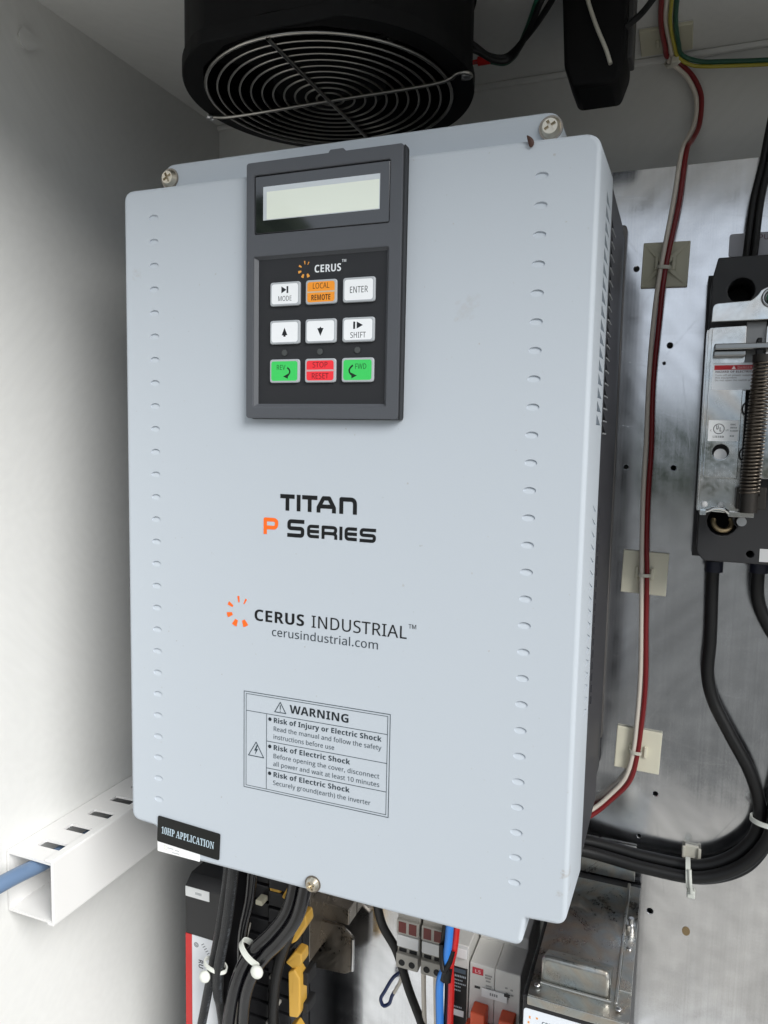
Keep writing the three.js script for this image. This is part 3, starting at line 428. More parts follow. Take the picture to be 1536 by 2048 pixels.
{
  const path = [[0.1405, 0.3045, 0.0624], [0.139, 0.3040, 0.0299], [0.1412, 0.3030, 0.002], [0.1432, 0.3010, -0.016], [0.1478, 0.2996, -0.0215], [0.1555, 0.2922, -0.024], [0.1611, 0.2803, -0.0245], [0.1625, 0.2706, -0.0235], [0.1615, 0.2596, -0.020], [0.1582, 0.2472, -0.010], [0.1552, 0.2345, 0.006], [0.1520, 0.2033, 0.008], [0.1479, 0.1725, 0.0085], [0.1450, 0.1474, 0.0085], [0.1432, 0.1154, 0.008], [0.1427, 0.0829, 0.008], [0.1431, 0.05, 0.008], [0.1430, 0.0167, 0.008], [0.1440, -0.0238, 0.008], [0.1447, -0.0409, 0.008], [0.1462, -0.0752, 0.007], [0.1474, -0.1099, 0.007], [0.1468, -0.1417, 0.007], [0.1452, -0.167, 0.0075], [0.1408, -0.1859, 0.007], [0.1308, -0.2006, 0.007], [0.1192, -0.2129, 0.009], [0.100, -0.222, 0.02], [0.07, -0.215, 0.05], [0.05, -0.180, 0.07]];
  const off = (d) => { const cu = curve(path), n = 140, out = []; for (let i = 0; i <= n; i++) { const p = cu.getPoint(i / n), t = cu.getTangent(i / n); const side = V(t.y, -t.x, 0); if (side.length() < 0.3) side.set(1, 0, 0); side.normalize(); const wob = 0.0003 * Math.sin(i * 0.5); out.push([p.x - side.x * d + (d > 0 ? wob : 0), p.y - side.y * d, p.z + (d > 0 ? -0.0004 : 0)]); } return out; };
  tag(mesh('red_wire', tube(off(0.0015), 0.00165, 320), M.red), 'dark red wire running from the ceiling down the metal panel into the drive', 'wire');
  tag(mesh('white_wire', tube(off(-0.0017), 0.0015, 320), M.whiteWire), 'off-white wire running down the panel along the left of the red wire', 'wire');
  tag(mesh('yellow_wire', tube([[0.1450, 0.3030, 0.0640], [0.1432, 0.3020, 0.030], [0.1452, 0.3015, 0.003], [0.1480, 0.2998, -0.012], [0.156, 0.2966, -0.018], [0.1668, 0.2942, -0.0185], [0.1765, 0.2930, -0.0185], [0.2018, 0.2902, -0.0185], [0.24, 0.288, -0.0185]], 0.0012, 120), M.yellowWire), 'thin yellow wire along the ceiling turning right below the ceiling mount', 'wire');
  tag(mesh('green_wire', tube([[0.1478, 0.3035, 0.0640], [0.1462, 0.3030, 0.030], [0.1478, 0.3020, 0.003], [0.1505, 0.3010, -0.013], [0.1613, 0.2978, -0.0175], [0.1765, 0.2955, -0.0175], [0.2018, 0.2924, -0.0175], [0.24, 0.290, -0.0175]], 0.0015, 120), M.greenWire), 'dark green wire lying on the yellow wire at the top right', 'wire');
  tag(mesh('cable_tie', [bandLoop([0.1449, 0.3002, -0.0165], [0.45, -0.5, -0.75], 0.0048, 0.0034, 0.0026), rbox(0.1435, 0.1482, 0.2962, 0.3005, -0.0135, -0.0095, 0.0008)], M.nylon), 'ivory cable tie knotting the wires at the ceiling mount', 'cable tie');
  for (const [p, d, l] of [[[0.1465, 0.1615, 0.0082], [0.1, 1, 0], 'thin brown-white tie on the red wire at the yellowed mount'], [[0.1448, -0.0409, 0.0075], [0, 1, 0], 'thin ivory tie around the red wire at the middle mount'], [[0.1452, -0.1650, 0.0072], [0.1, 1, 0], 'thin ivory tie around the red wire at the lowest square mount']]) tag(mesh('wire_tie', bandLoop(p, d, 0.0036, 0.0024, 0.0022, 0.0006, [0, 0, 1]), M.nylon), l, 'cable tie');
}
// ------------------------------------------------------------------ disconnect switch at the right edge
{
  const sw = thing('disconnect_switch', 'charcoal disconnect switch with a shiny zinc mechanism and a dark coil spring', 'switch', [0, 0, 0]);
  const s = polyShape([[0.1752, -0.0172], [0.1792, -0.0222], [0.30, -0.0222], [0.30, 0.1562], [0.1775, 0.1562], [0.1748, 0.144]], [0.002, 0.002, 0.002, 0.002, 0.001, 0.002]);
  for (const [x, y, r] of [[0.1907, 0.1368, 0.0072], [0.1772, 0.1340, 0.0017], [0.1885, 0.0020, 0.0085], [0.1985, 0.003, 0.0034], [0.2045, -0.0165, 0.0021]]) s.holes.push(circleHole(x, y, r));
  mesh('case', crease(slab(s, 0.016, 0.05, 0.0008, 2), 0.5), M.charcoal, sw);
  mesh('case_base', box(0.1735, 0.30, -0.024, 0.153, 0, 0.0165), M.charcoal, sw);
  mesh('lug', [new THREE.TorusGeometry(0.0052, 0.0016, 8, 24, Math.PI * 1.3).rotateX(0.5).rotateZ(2.8).translate(0.1888, 0.0012, 0.046)], M.brass, sw);
  mesh('terminal_screw', cyl(0.0027, 0.006, [0.1985, 0.003, 0.052], 'z', 16), M.steel, sw);
  // lower zinc bracket, with feet
  const br = polyShape([[0.1737, 0.0095], [0.1955, 0.0085], [0.1955, 0.114], [0.1742, 0.1135]], 0.002); br.holes.push(circleHole(0.1841, 0.0436, 0.0046));
  mesh('bracket', crease(slab(br, 0.0655, 0.068, 0.0004), 0.5), M.zinc, sw);
  mesh('bracket', box(0.1735, 0.1752, 0.0095, 0.1125, 0.049, 0.0662), M.zinc, sw);
  mesh('bracket_foot', [crease(slab(polyShape(rectPts(0.1750, 0.1786, 0.0070, 0.0102), 0.0008), 0.058, 0.0705, 0.0004), 0.5), crease(slab(polyShape(rectPts(0.1900, 0.2035, 0.0068, 0.0100), 0.0008), 0.058, 0.0705, 0.0004), 0.5), tube([[0.1782, 0.0093, 0.0690], [0.183, 0.0112, 0.0705], [0.188, 0.0108, 0.0705], [0.1905, 0.0088, 0.0695]], 0.0011, 24)], M.zinc, sw);
  for (const x of [0.1775, 0.1862]) mesh('rivet', new THREE.SphereGeometry(0.0018, 14, 8).scale(1, 1, 0.5).translate(x, 0.0132, 0.0682), M.white, sw);
  // mechanism plate with a hole, and the upper plate with its rounded boss
  const pl = polyShape([[0.1755, 0.0290], [0.1935, 0.0285], [0.1935, 0.1138], [0.1760, 0.1132]], [0.0025, 0.0005, 0.001, 0.0018]); pl.holes.push(circleHole(0.1841, 0.0436, 0.0044)); 
  mesh('mechanism_plate', crease(slab(pl, 0.0685, 0.0705, 0.0004), 0.5), M.zinc, sw);
  mesh('bushing', [cyl(0.0034, 0.003, [0.1842, 0.0420, 0.0662], 'z', 24)], M.white, sw);
  mesh('hole_collar', new THREE.CylinderGeometry(0.0043, 0.0043, 0.006, 28, 1, true).rotateX(Math.PI / 2).translate(0.1841, 0.0436, 0.0676), M.zinc, sw);
  const pr = polyShape([[0.2035, 0.0290], [0.26, 0.0290], [0.26, 0.1145], [0.2035, 0.1140]], 0.002); mesh('mechanism_plate', crease(slab(pr, 0.0685, 0.0705, 0.0004), 0.5), M.zinc, sw);
  mesh('mechanism_block', box(0.1936, 0.2034, 0.084, 0.116, 0.0655, 0.0685), std([0.3, 0.3, 0.3], { metalness: 0.8, roughness: 0.5 }), sw);
  const top = new THREE.Shape(); top.moveTo(0.1752, 0.1157); top.lineTo(0.26, 0.1167); top.lineTo(0.26, 0.13); top.lineTo(0.2105, 0.1335); top.quadraticCurveTo(0.2035, 0.1350, 0.1992, 0.1318); top.quadraticCurveTo(0.1970, 0.1280, 0.1942, 0.1266); top.lineTo(0.1785, 0.1258); top.quadraticCurveTo(0.1755, 0.1256, 0.1754, 0.1228); top.closePath();
  mesh('top_plate', crease(slab(top, 0.0725, 0.0750, 0.0004), 0.5), M.zinc, sw);
  mesh('washer', new THREE.TorusGeometry(0.0045, 0.0011, 8, 32).translate(0.2048, 0.1276, 0.0755), M.steel, sw);
  mesh('pivot_bolt', cyl(0.0032, 0.004, [0.2048, 0.1276, 0.0765], 'z', 20), std([0.03, 0.09, 0.05], { metalness: 0.5, roughness: 0.3 }), sw);
  mesh('pin', [rbox(0.1772, 0.2062, 0.0998, 0.1032, 0.0715, 0.0800, 0.0008), rbox(0.1770, 0.1935, 0.0965, 0.0995, 0.0712, 0.0775, 0.0008)], std([0.35, 0.36, 0.36], { metalness: 1, roughness: 0.3 }), sw);
  mesh('latch', rbox(0.1985, 0.2010, 0.0935, 0.106, 0.0712, 0.0785, 0.0006), M.blackMatt, sw);
  // spring
  const turns = 37, n = turns * 16, pts = []; for (let i = 0; i <= n; i++) { const t = i / n, a = t * turns * Math.PI * 2; pts.push([0.2020 - t * 0.0025 + Math.cos(a) * 0.0046, 0.0925 - t * 0.0720, 0.080 + Math.sin(a) * 0.0046]); }
  mesh('spring', new THREE.TubeGeometry(new THREE.CatmullRomCurve3(pts.map((p) => V(...p))), n, 0.00072, 6), M.springSteel, sw);
  const seatM = std([0.05, 0.045, 0.04], { metalness: 0.6, roughness: 0.5 }); mesh('spring_cap', cyl(0.0055, 0.004, [0.2020, 0.0945, 0.080]), seatM, sw); mesh('spring_seat', rbox(0.1932, 0.2085, 0.0120, 0.0245, 0.069, 0.0775, 0.0008), seatM, sw); mesh('spring_pin', cyl(0.0046, 0.014, [0.1995, 0.0175, 0.080]), seatM, sw);
  for (const y of [0.0680, 0.0425]) mesh('pivot_ring', new THREE.TorusGeometry(0.0046, 0.0004, 6, 32).translate(0.1985, y, 0.0708), M.blackMatt, sw);
  print('danger_label', sw, 0.1775, 0.1990, 0.0785, 0.0935, 0.07055, (g) => {
    g.fillStyle = '#b81420'; g.fillRect(178.2, -92.2, 30, 2.6); g.fillStyle = '#f6e6e6'; g.beginPath(); g.moveTo(188.2, -92.0); g.lineTo(189.3, -90); g.lineTo(187.1, -90); g.closePath(); g.fill(); textIn(g, 'DANGER', 190, 197.5, 90.1, 1.6, 'bold $px sans-serif', '#e7a9a9');
    textIn(g, 'HAZARD OF ELECTRIC SHOCK', 178.8, 204, 88.0, 1.1, 'bold $px sans-serif', '#4a2430'); textIn(g, 'Turn off all power supplying', 178.8, 200, 86.2, 0.9, '$px sans-serif', '#56464c'); textIn(g, 'this equipment', 178.8, 190, 84.8, 0.9, '$px sans-serif', '#56464c'); textIn(g, 'Do not open the switch under', 178.8, 200, 83.4, 0.9, '$px sans-serif', '#56464c');
  }, { res: 24, bg: '#e9eef3', rough: 0.5 });
  print('listing_label', sw, 0.1770, 0.1928, 0.0497, 0.0615, 0.07055, (g) => {
    g.strokeStyle = '#23272c'; g.lineWidth = 0.38; g.beginPath(); g.arc(182.5, -56.6, 2.75, 0, 7); g.stroke(); textIn(g, 'U', 180.9, 182.5, 56.3, 2.3, 'bold $px sans-serif', '#23272c'); textIn(g, 'L', 182.7, 184.0, 55.2, 2.3, 'bold $px sans-serif', '#23272c');
    textIn(g, 'C', 178.0, 178.9, 55.2, 1.0, '$px sans-serif', '#23272c'); textIn(g, 'US', 186.0, 187.6, 55.4, 1.0, '$px sans-serif', '#23272c'); textIn(g, 'LISTED', 179.4, 185.4, 51.6, 1.1, 'bold $px sans-serif', '#23272c');
    textIn(g, 'DISC', 188.3, 191.2, 58.7, 0.9, 'bold $px sans-serif', '#3a3e44'); textIn(g, 'SWITCH', 188.3, 191.8, 56.9, 0.9, 'bold $px sans-serif', '#3a3e44'); textIn(g, 'ACCESSORY', 188.3, 192.6, 55.2, 0.9, 'bold $px sans-serif', '#3a3e44'); textIn(g, '#42', 188.3, 190.6, 52.2, 1.0, 'bold $px sans-serif', '#3a3e44');
  }, { res: 26, bg: '#fafcfd', rough: 0.5 });
  mesh('side_label', box(0.2095, 0.225, -0.0205, -0.0128, 0.05, 0.0503), M.white, sw);
  tag(print('input_label', scene, 0.1848, 0.2320, 0.1672, 0.1812, 0.0002, (g) => { textIn(g, 'INPUT', 196.5, 210, 176.6, 3.1, '$px sans-serif', '#5e2a3a'); textIn(g, 'L1', 193.2, 199.0, 169.8, 3.1, '$px sans-serif', '#3a3440'); textIn(g, 'L2', 208, 214, 169.8, 3.1, '$px sans-serif', '#3a3440'); }, { res: 14, bg: '#c4c3ca', thick: 0.0008, r: 0.0018, rough: 0.4 }), 'grey engraved input label on the panel above the disconnect switch', 'label');
  const wire = (n, pts, r, label, m = M.cable) => tag(mesh(n, tube(pts, r, 140), m), label, 'cable');
  wire('black_cable', [[0.215, 0.300, 0.0], [0.2075, 0.272, 0.006], [0.2035, 0.2437, 0.0095], [0.2004, 0.2191, 0.0105], [0.1968, 0.1986, 0.0115], [0.1945, 0.1642, 0.0145], [0.1925, 0.145, 0.03]], 0.0024, 'black cable entering the top of the disconnect switch, left of a close pair');
  wire('black_cable', [[0.2185, 0.300, 0.002], [0.2112, 0.272, 0.009], [0.2072, 0.2437, 0.0115], [0.2040, 0.2191, 0.0125], [0.2006, 0.1986, 0.0130], [0.1985, 0.1642, 0.0160], [0.196, 0.145, 0.03]], 0.0022, 'black cable entering the top of the disconnect switch, right of a close pair');
  const A = [[0.1872, -0.005, 0.022], [0.1867, -0.0267, 0.016], [0.1866, -0.0366, 0.013], [0.1878, -0.0796, 0.0105], [0.1876, -0.1032, 0.0105], [0.1916, -0.1195, 0.0105], [0.2032, -0.1414, 0.011], [0.2164, -0.1645, 0.011], [0.2226, -0.182, 0.011], [0.2240, -0.1947, 0.011], [0.2210, -0.2091, 0.011], [0.2090, -0.2245, 0.011], [0.1904, -0.2352, 0.011], [0.1587, -0.2370, 0.011], [0.1185, -0.2340, 0.012], [0.085, -0.232, 0.02], [0.05, -0.21, 0.05], [0.045, -0.178, 0.07]];
  wire('black_cable', A, 0.0041, 'black cable leaving the switch bottom, curving down and left behind the drive');
  wire('black_cable', [[0.2130, -0.005, 0.022], [0.2128, -0.0247, 0.016], [0.2140, -0.0504, 0.013], [0.2215, -0.0675, 0.012], [0.231, -0.082, 0.012], [0.2375, -0.11, 0.012], [0.236, -0.15, 0.012], [0.2318, -0.182, 0.012], [0.2305, -0.1947, 0.0125], [0.2275, -0.2120, 0.0125], [0.2160, -0.2300, 0.0125], [0.1925, -0.2425, 0.0125], [0.1587, -0.2438, 0.0125], [0.1185, -0.2400, 0.0135], [0.08, -0.236, 0.025], [0.045, -0.21, 0.06], [0.04, -0.178, 0.075]], 0.0041, 'black cable dropping from the second switch pole, on the outside of the bundle');
  wire('black_cable', [[0.2300, -0.005, 0.022], [0.2300, -0.03, 0.016], [0.236, -0.06, 0.02], [0.243, -0.10, 0.02], [0.241, -0.15, 0.02], [0.2315, -0.19, 0.0195], [0.2270, -0.2070, 0.0195], [0.214, -0.2255, 0.0195], [0.1904, -0.2388, 0.0195], [0.1587, -0.2405, 0.0195], [0.1185, -0.2370, 0.0205], [0.085, -0.232, 0.03], [0.055, -0.21, 0.06], [0.05, -0.178, 0.075]], 0.0040, 'black cable lying in front of the other two in the bundle');
  for (const [p, d, l] of [[[0.1905, -0.0300, 0.018], 0, 'dark blue collar at the top of the left switch cable'], [[0.2130, -0.0285, 0.018], 0, 'dark blue collar at the top of the second switch cable']]) tag(mesh('cable_collar', cyl(0.0056, 0.007, [p[0] - 0.0036 + (p[0] > 0.2 ? 0.0036 : 0), p[1], 0.0165], 'y', 20), std([0.012, 0.014, 0.03], { roughness: 0.4 })), l, 'collar');
  tag(mesh('cable_tie', [bandLoop([0.2285, -0.1935, 0.015], [0.05, 1, 0], 0.0098, 0.0078, 0.0030, 0.0010, [0, 0, 1])], M.nylonTie), 'white cable tie around the black cables at the right edge of the bend', 'cable tie');
  tag(mesh('cable_tie', [bandLoop([0.1830, -0.2395, 0.015], [1, 0.06, 0], 0.0088, 0.0088, 0.0030, 0.0010, [0, 0, 1]), rbox(0.1828, 0.1880, -0.2545, -0.2488, 0.015, 0.021, 0.001), tube([[0.1835, -0.2325, 0.0235], [0.1842, -0.2400, 0.0252], [0.1853, -0.2500, 0.0215]], 0.0012, 20, false, 8)], M.nylonTie), 'white cable tie with its square head hanging below the horizontal black cables', 'cable tie');
}
// ------------------------------------------------------------------ slotted duct on the left wall
{
  const x0 = XL + 0.0005, x1 = -0.180, y0 = -0.2545, y1 = -0.2150, z0 = ZB + 0.001, z1 = 0.2060;
  const d = thing('wiring_duct', 'white slotted wiring duct running back along the left wall', 'wiring duct', [0, 0, 0]);
  const sh = polyShape(rectPts(x0, x1 - 0.0018, -z1, -z0), 0.0005);     // top sheet with slots, laid flat
  for (let i = 0; i < 10; i++) { const z = 0.1895 - i * 0.0217; const p = polyShape([[x0 + 0.0122, -(z + 0.0042)], [x1 - 0.0064, -(z + 0.0036)], [x1 - 0.0064, -(z - 0.0042)], [x0 + 0.0122, -(z - 0.0034)]], 0.0012); sh.holes.push(p); }
  const flat = (s, ya, yb) => slab(s, ya, yb, 0).rotateX(-Math.PI / 2);
  const top = new THREE.ExtrudeGeometry(sh, { depth: 0.0016, bevelEnabled: false }).rotateX(-Math.PI / 2); // local y -> -z
  mesh('slotted_side', uvBox(top.translate(0, y1 - 0.0016, 0)), M.pvc, d);
  mesh('lower_side', box(x0, x1 - 0.0018, y0, y0 + 0.0016, z0, z1), M.pvc, d);
  mesh('base_side', box(x0, x0 + 0.0016, y0 + 0.0016, y1 - 0.0016, z0, z1), M.pvc, d);
  mesh('duct_cover', [rbox(x1 - 0.0018, x1, y0 - 0.0006, y1 + 0.0012, z0, z1 + 0.0004, 0.0007), rbox(x1 - 0.0062, x1 - 0.0002, y1 - 0.0002, y1 + 0.0016, z0, z1 + 0.0004, 0.0007), rbox(x1 - 0.0052, x1 - 0.0002, y0 - 0.0012, y0 + 0.0002, z0, z1 + 0.0004, 0.0005)], M.pvc, d);
  tag(mesh('blue_cable', tube([[-0.2, -0.2300, 0.05], [-0.199, -0.2280, 0.15], [-0.198, -0.2240, 0.195], [-0.1965, -0.2195, 0.222], [-0.200, -0.2195, 0.255], [-0.212, -0.2240, 0.30], [-0.23, -0.24, 0.36]], 0.0048, 80), M.blueCable), 'blue cable coming out of the open end of the white duct', 'cable');
}
// ------------------------------------------------------------------ devices under the drive
{
  // tall black module with a red and white sticker
  const m = thing('black_module', 'black module with a red and white sticker at the lower left of the drive', 'module', [0, 0, 0]);
  const prof = polyShape([[0.012, -0.60], [0.1000, -0.60], [0.1000, -0.2846], [0.0925, -0.2785], [0.012, -0.2785]], 0.0008);   // (z, y)
  mesh('case', crease(new THREE.ExtrudeGeometry(prof, { depth: 0.033, bevelEnabled: false }).rotateY(-Math.PI / 2).translate(-0.128, 0, 0), 0.4), M.black, m);
  mesh('mounting_foot', box(-0.155, -0.134, -0.59, -0.30, 0, 0.013), M.dullMetal, m);
  print('tag_label', m, -0.1608, -0.1400, -0.2926, -0.2850, 0.1001, (g) => { g.fillStyle = '#9a9ea2'; for (let k = 0; k < 5; k++) g.fillRect(-152 + k * 1.1, 287.8, 0.75, 1.9); }, { res: 14, bg: '#e8eaea', thick: 0.0003 });
  mesh('red_stripe', box(-0.1609, -0.1554, -0.46, -0.3220, 0.1000, 0.1004), M.redBright, m);
  print('sticker', m, -0.1553, -0.1300, -0.42, -0.3220, 0.1000, (g) => {
    g.fillStyle = '#3a3d44'; g.strokeStyle = '#4a4d55'; g.lineWidth = 0.5; g.beginPath(); g.arc(-151.5, 329, 1.7, 0, 7); g.stroke(); g.beginPath(); g.arc(-151.5, 329, 0.8, 0, 7); g.stroke();
    g.save(); g.translate(-149.5, 339.5); g.rotate(Math.PI / 2); g.font = 'bold 55px sans-serif'; g.scale(0.1, 0.1); g.fillText('RU', 0, 0); g.restore();
    g.lineWidth = 0.5; for (let k = 0; k < 5; k++) { g.beginPath(); g.moveTo(-147 + k * 1.2, 328 + k * 1.5); g.lineTo(-144.8 + k * 1.2, 326.4 + k * 1.5); g.stroke(); }
  }, { res: 10, bg: '#e6e9ee', thick: 0.0003 });
}
{
  // terminal strip with yellow levers
  const m = thing('terminal_strip', 'black terminal strip with amber yellow levers under the drive', 'terminal strip', [0, 0, 0]);
  mesh('strip_base', [rbox(-0.126, -0.083, -0.60, -0.262, 0.050, 0.060, 0.001), rbox(-0.126, -0.108, -0.59, -0.268, 0.0015, 0.0505, 0.001)], M.blackMatt, m);
  for (let i = 0; i < 12; i++) { const y = -0.275 - i * 0.0135; mesh('terminal_cell', [rbox(-0.124, -0.106, y - 0.0112, y, 0.059, 0.073, 0.0008), rbox(-0.104, -0.0845, y - 0.0112, y, 0.059, 0.077, 0.0008)], M.black, m); }
  const lever = (x, y, h, tilt, z = 0.07) => { const s = polyShape([[-0.0042, -h / 2], [0.003, -h / 2 + 0.001], [0.0052, -h / 2 + 0.006], [0.0056, h / 2 - 0.006], [0.001, h / 2], [-0.0042, h / 2 - 0.003]], 0.0015); const g = crease(slab(s, -0.006, 0.006, 0.0014, 3), 0.6); g.rotateZ(tilt).translate(x, y, z); mesh('lever', g, M.yellow, m); };
  lever(-0.0830, -0.2810, 0.026, -0.5, 0.072); lever(-0.0795, -0.3100, 0.029, -0.5, 0.074); lever(-0.1000, -0.2860, 0.018, 0.1, 0.07); lever(-0.0783, -0.3570, 0.038, 0.03, 0.079); lever(-0.0790, -0.3330, 0.016, -0.6, 0.076); lever(-0.0783, -0.400, 0.034, 0.03, 0.079);
  mesh('clip', [rbox(-0.0735, -0.069, -0.352, -0.342, 0.066, 0.080, 0.001), rbox(-0.0735, -0.069, -0.374, -0.366, 0.066, 0.080, 0.001)], M.blackMatt, m);
  for (const [x, y] of [[-0.0955, -0.373], [-0.0970, -0.352], [-0.0995, -0.389]]) mesh('terminal_clamp', rbox(x - 0.003, x + 0.003, y - 0.0014, y + 0.0014, 0.076, 0.083, 0.0008), M.termGrey, m);
  mesh('cable_lug', rbox(-0.112, -0.106, -0.298, -0.294, 0.074, 0.083, 0.001), M.padOld, m);
}
{
  const b = thing('mounting_bracket', 'dull bent metal bracket under the drive, right of the yellow levers', 'bracket', [0, 0, 0]);
  const s = polyShape([[-0.0600, -0.3795], [-0.0600, -0.3510], [-0.0700, -0.3440], [-0.1030, -0.3440], [-0.1030, -0.386], [-0.09, -0.386], [-0.0665, -0.3840]], 0.0015);
  mesh('plate', crease(slab(s, 0.016, 0.019, 0.0006), 0.5), M.dullMetal, b);
  mesh('arm', [rbox(-0.0905, -0.088, -0.366, -0.285, 0.001, 0.04, 0.0008), rbox(-0.1030, -0.065, -0.344, -0.330, 0.0005, 0.016, 0.001)], M.dullMetal, b);
  mesh('rolled_edge', tube([[-0.0600, -0.352, 0.019], [-0.0597, -0.366, 0.0195], [-0.0602, -0.379, 0.019]], 0.0014, 16), M.steel, b);
}
{
  // cables that drop out of the drive
  const w = (n, pts, r, m, label) => tag(mesh(n, tube(pts, r, 120, false, 14), m), label, 'cable');
  w('textured_cable', [[-0.100, -0.19, 0.13], [-0.1065, -0.2400, 0.126], [-0.1105, -0.2600, 0.123], [-0.1165, -0.2900, 0.121], [-0.1235, -0.3235, 0.120], [-0.1310, -0.3560, 0.118], [-0.139, -0.39, 0.115], [-0.15, -0.45, 0.105]], 0.0033, M.cableRibbed, 'black textured cable, leftmost under the drive');
  w('textured_cable', [[-0.093, -0.19, 0.135], [-0.0995, -0.2400, 0.131], [-0.1035, -0.2600, 0.128], [-0.1095, -0.2900, 0.125], [-0.1170, -0.3235, 0.123], [-0.1205, -0.3450, 0.118], [-0.1235, -0.3620, 0.110], [-0.126, -0.40, 0.10]], 0.0037, M.cableRibbed, 'black textured cable, beside the leftmost one under the drive');
  w('black_cable', [[-0.050, -0.19, 0.125], [-0.0560, -0.2350, 0.123], [-0.0640, -0.2660, 0.121], [-0.0770, -0.2860, 0.120], [-0.0885, -0.2995, 0.120], [-0.0980, -0.3140, 0.120], [-0.1060, -0.335, 0.119], [-0.1130, -0.365, 0.116], [-0.120, -0.42, 0.11]], 0.0044, M.cableShiny, 'shiny black cable, left of the pair in the white tie under the drive');
  w('black_cable', [[-0.041, -0.19, 0.128], [-0.0470, -0.2350, 0.126], [-0.0560, -0.2680, 0.123], [-0.0690, -0.2890, 0.121], [-0.0810, -0.3040, 0.120], [-0.0900, -0.3180, 0.119], [-0.0980, -0.338, 0.117], [-0.1040, -0.368, 0.112], [-0.110, -0.42, 0.105]], 0.0044, M.cableShiny, 'shiny black cable, right of the pair in the white tie under the drive');
  w('black_cable', [[-0.090, -0.19, 0.115], [-0.096, -0.245, 0.112], [-0.101, -0.275, 0.108], [-0.109, -0.305, 0.104], [-0.114, -0.335, 0.098], [-0.117, -0.37, 0.09], [-0.118, -0.42, 0.085]], 0.0036, M.cableShiny, 'thin shiny black cable behind the two textured cables');
  w('black_cable', [[-0.060, -0.19, 0.09], [-0.068, -0.26, 0.088], [-0.078, -0.30, 0.087], [-0.088, -0.33, 0.087], [-0.0935, -0.36, 0.086], [-0.095, -0.42, 0.084]], 0.0040, M.cable, 'dull black cable against the terminal strip under the drive');
  w('grey_wire', [[-0.106, -0.300, 0.10], [-0.113, -0.336, 0.104], [-0.1145, -0.365, 0.104], [-0.1155, -0.42, 0.10]], 0.0012, M.termGrey, 'thin grey wire between the black cables under the drive');
  tag(mesh('cable_tie', [bandLoop([-0.1203, -0.3215, 0.1215], [-0.22, -1, -0.02], 0.0082, 0.0044, 0.0028, 0.0010, [0, 0, 1]), new THREE.SphereGeometry(0.0042, 16, 12).scale(1, 1, 0.7).translate(-0.1245, -0.3265, 0.1285)], M.nylonTie), 'white cable tie with a round head on the left textured cables', 'cable tie');
  tag(mesh('cable_tie', [bandLoop([-0.0915, -0.3045, 0.1205], [-0.62, -0.78, 0], 0.0098, 0.0050, 0.0044, 0.0010, [0, 0, 1]), new THREE.SphereGeometry(0.0046, 16, 12).scale(1, 1, 0.7).translate(-0.0835, -0.3115, 0.1275)], M.nylonTie), 'white cable tie around the shiny black cable pair', 'cable tie');
  w('black_cable', [[-0.035, -0.19, 0.06], [-0.0300, -0.28, 0.050], [-0.0262, -0.315, 0.043], [-0.0155, -0.335, 0.040], [-0.0045, -0.3640, 0.040], [0.0062, -0.3880, 0.040], [0.022, -0.43, 0.040]], 0.0033, M.cable, 'black cable slanting down between the bracket and the terminal blocks');
  tag(mesh('blue_wire', tube([[0.042, -0.19, 0.10], [0.0405, -0.26, 0.094], [0.0385, -0.2850, 0.091], [0.0368, -0.2990, 0.090], [0.0338, -0.3090, 0.090], [0.0337, -0.34, 0.088], [0.034, -0.40, 0.085]], 0.0027, 80), M.blueWire), 'bright blue wire threaded through a black sleeve under the drive', 'wire');
  tag(mesh('red_wire', tube([[0.048, -0.19, 0.098], [0.0445, -0.26, 0.091], [0.0425, -0.2850, 0.089], [0.0402, -0.2990, 0.0885], [0.0412, -0.3090, 0.0895], [0.0408, -0.34, 0.088], [0.041, -0.40, 0.085]], 0.0022, 80), M.redBright), 'bright red wire beside the blue wire under the drive', 'wire');
  tag(mesh('black_wire', tube([[0.040, -0.19, 0.095], [0.0370, -0.26, 0.088], [0.0345, -0.2850, 0.087], [0.0350, -0.3000, 0.087], [0.0375, -0.3090, 0.086], [0.0378, -0.34, 0.085], [0.038, -0.40, 0.083]], 0.0023, 60), M.cable), 'black wire behind the blue and red wires under the drive', 'wire');
  tag(mesh('wire_sleeve', [tube([[0.0340, -0.2830, 0.0905], [0.0350, -0.2930, 0.0925], [0.0374, -0.2985, 0.0945], [0.0402, -0.2935, 0.0925], [0.0420, -0.2850, 0.0905]], 0.0017, 40), cyl(0.0042, 0.0090, [0, 0, 0], 'y', 16, 0.0034).rotateZ(-0.1).translate(0.0380, -0.3025, 0.0900)], M.cable), 'short black sleeve gathering the blue and red wires', 'sleeve');
}
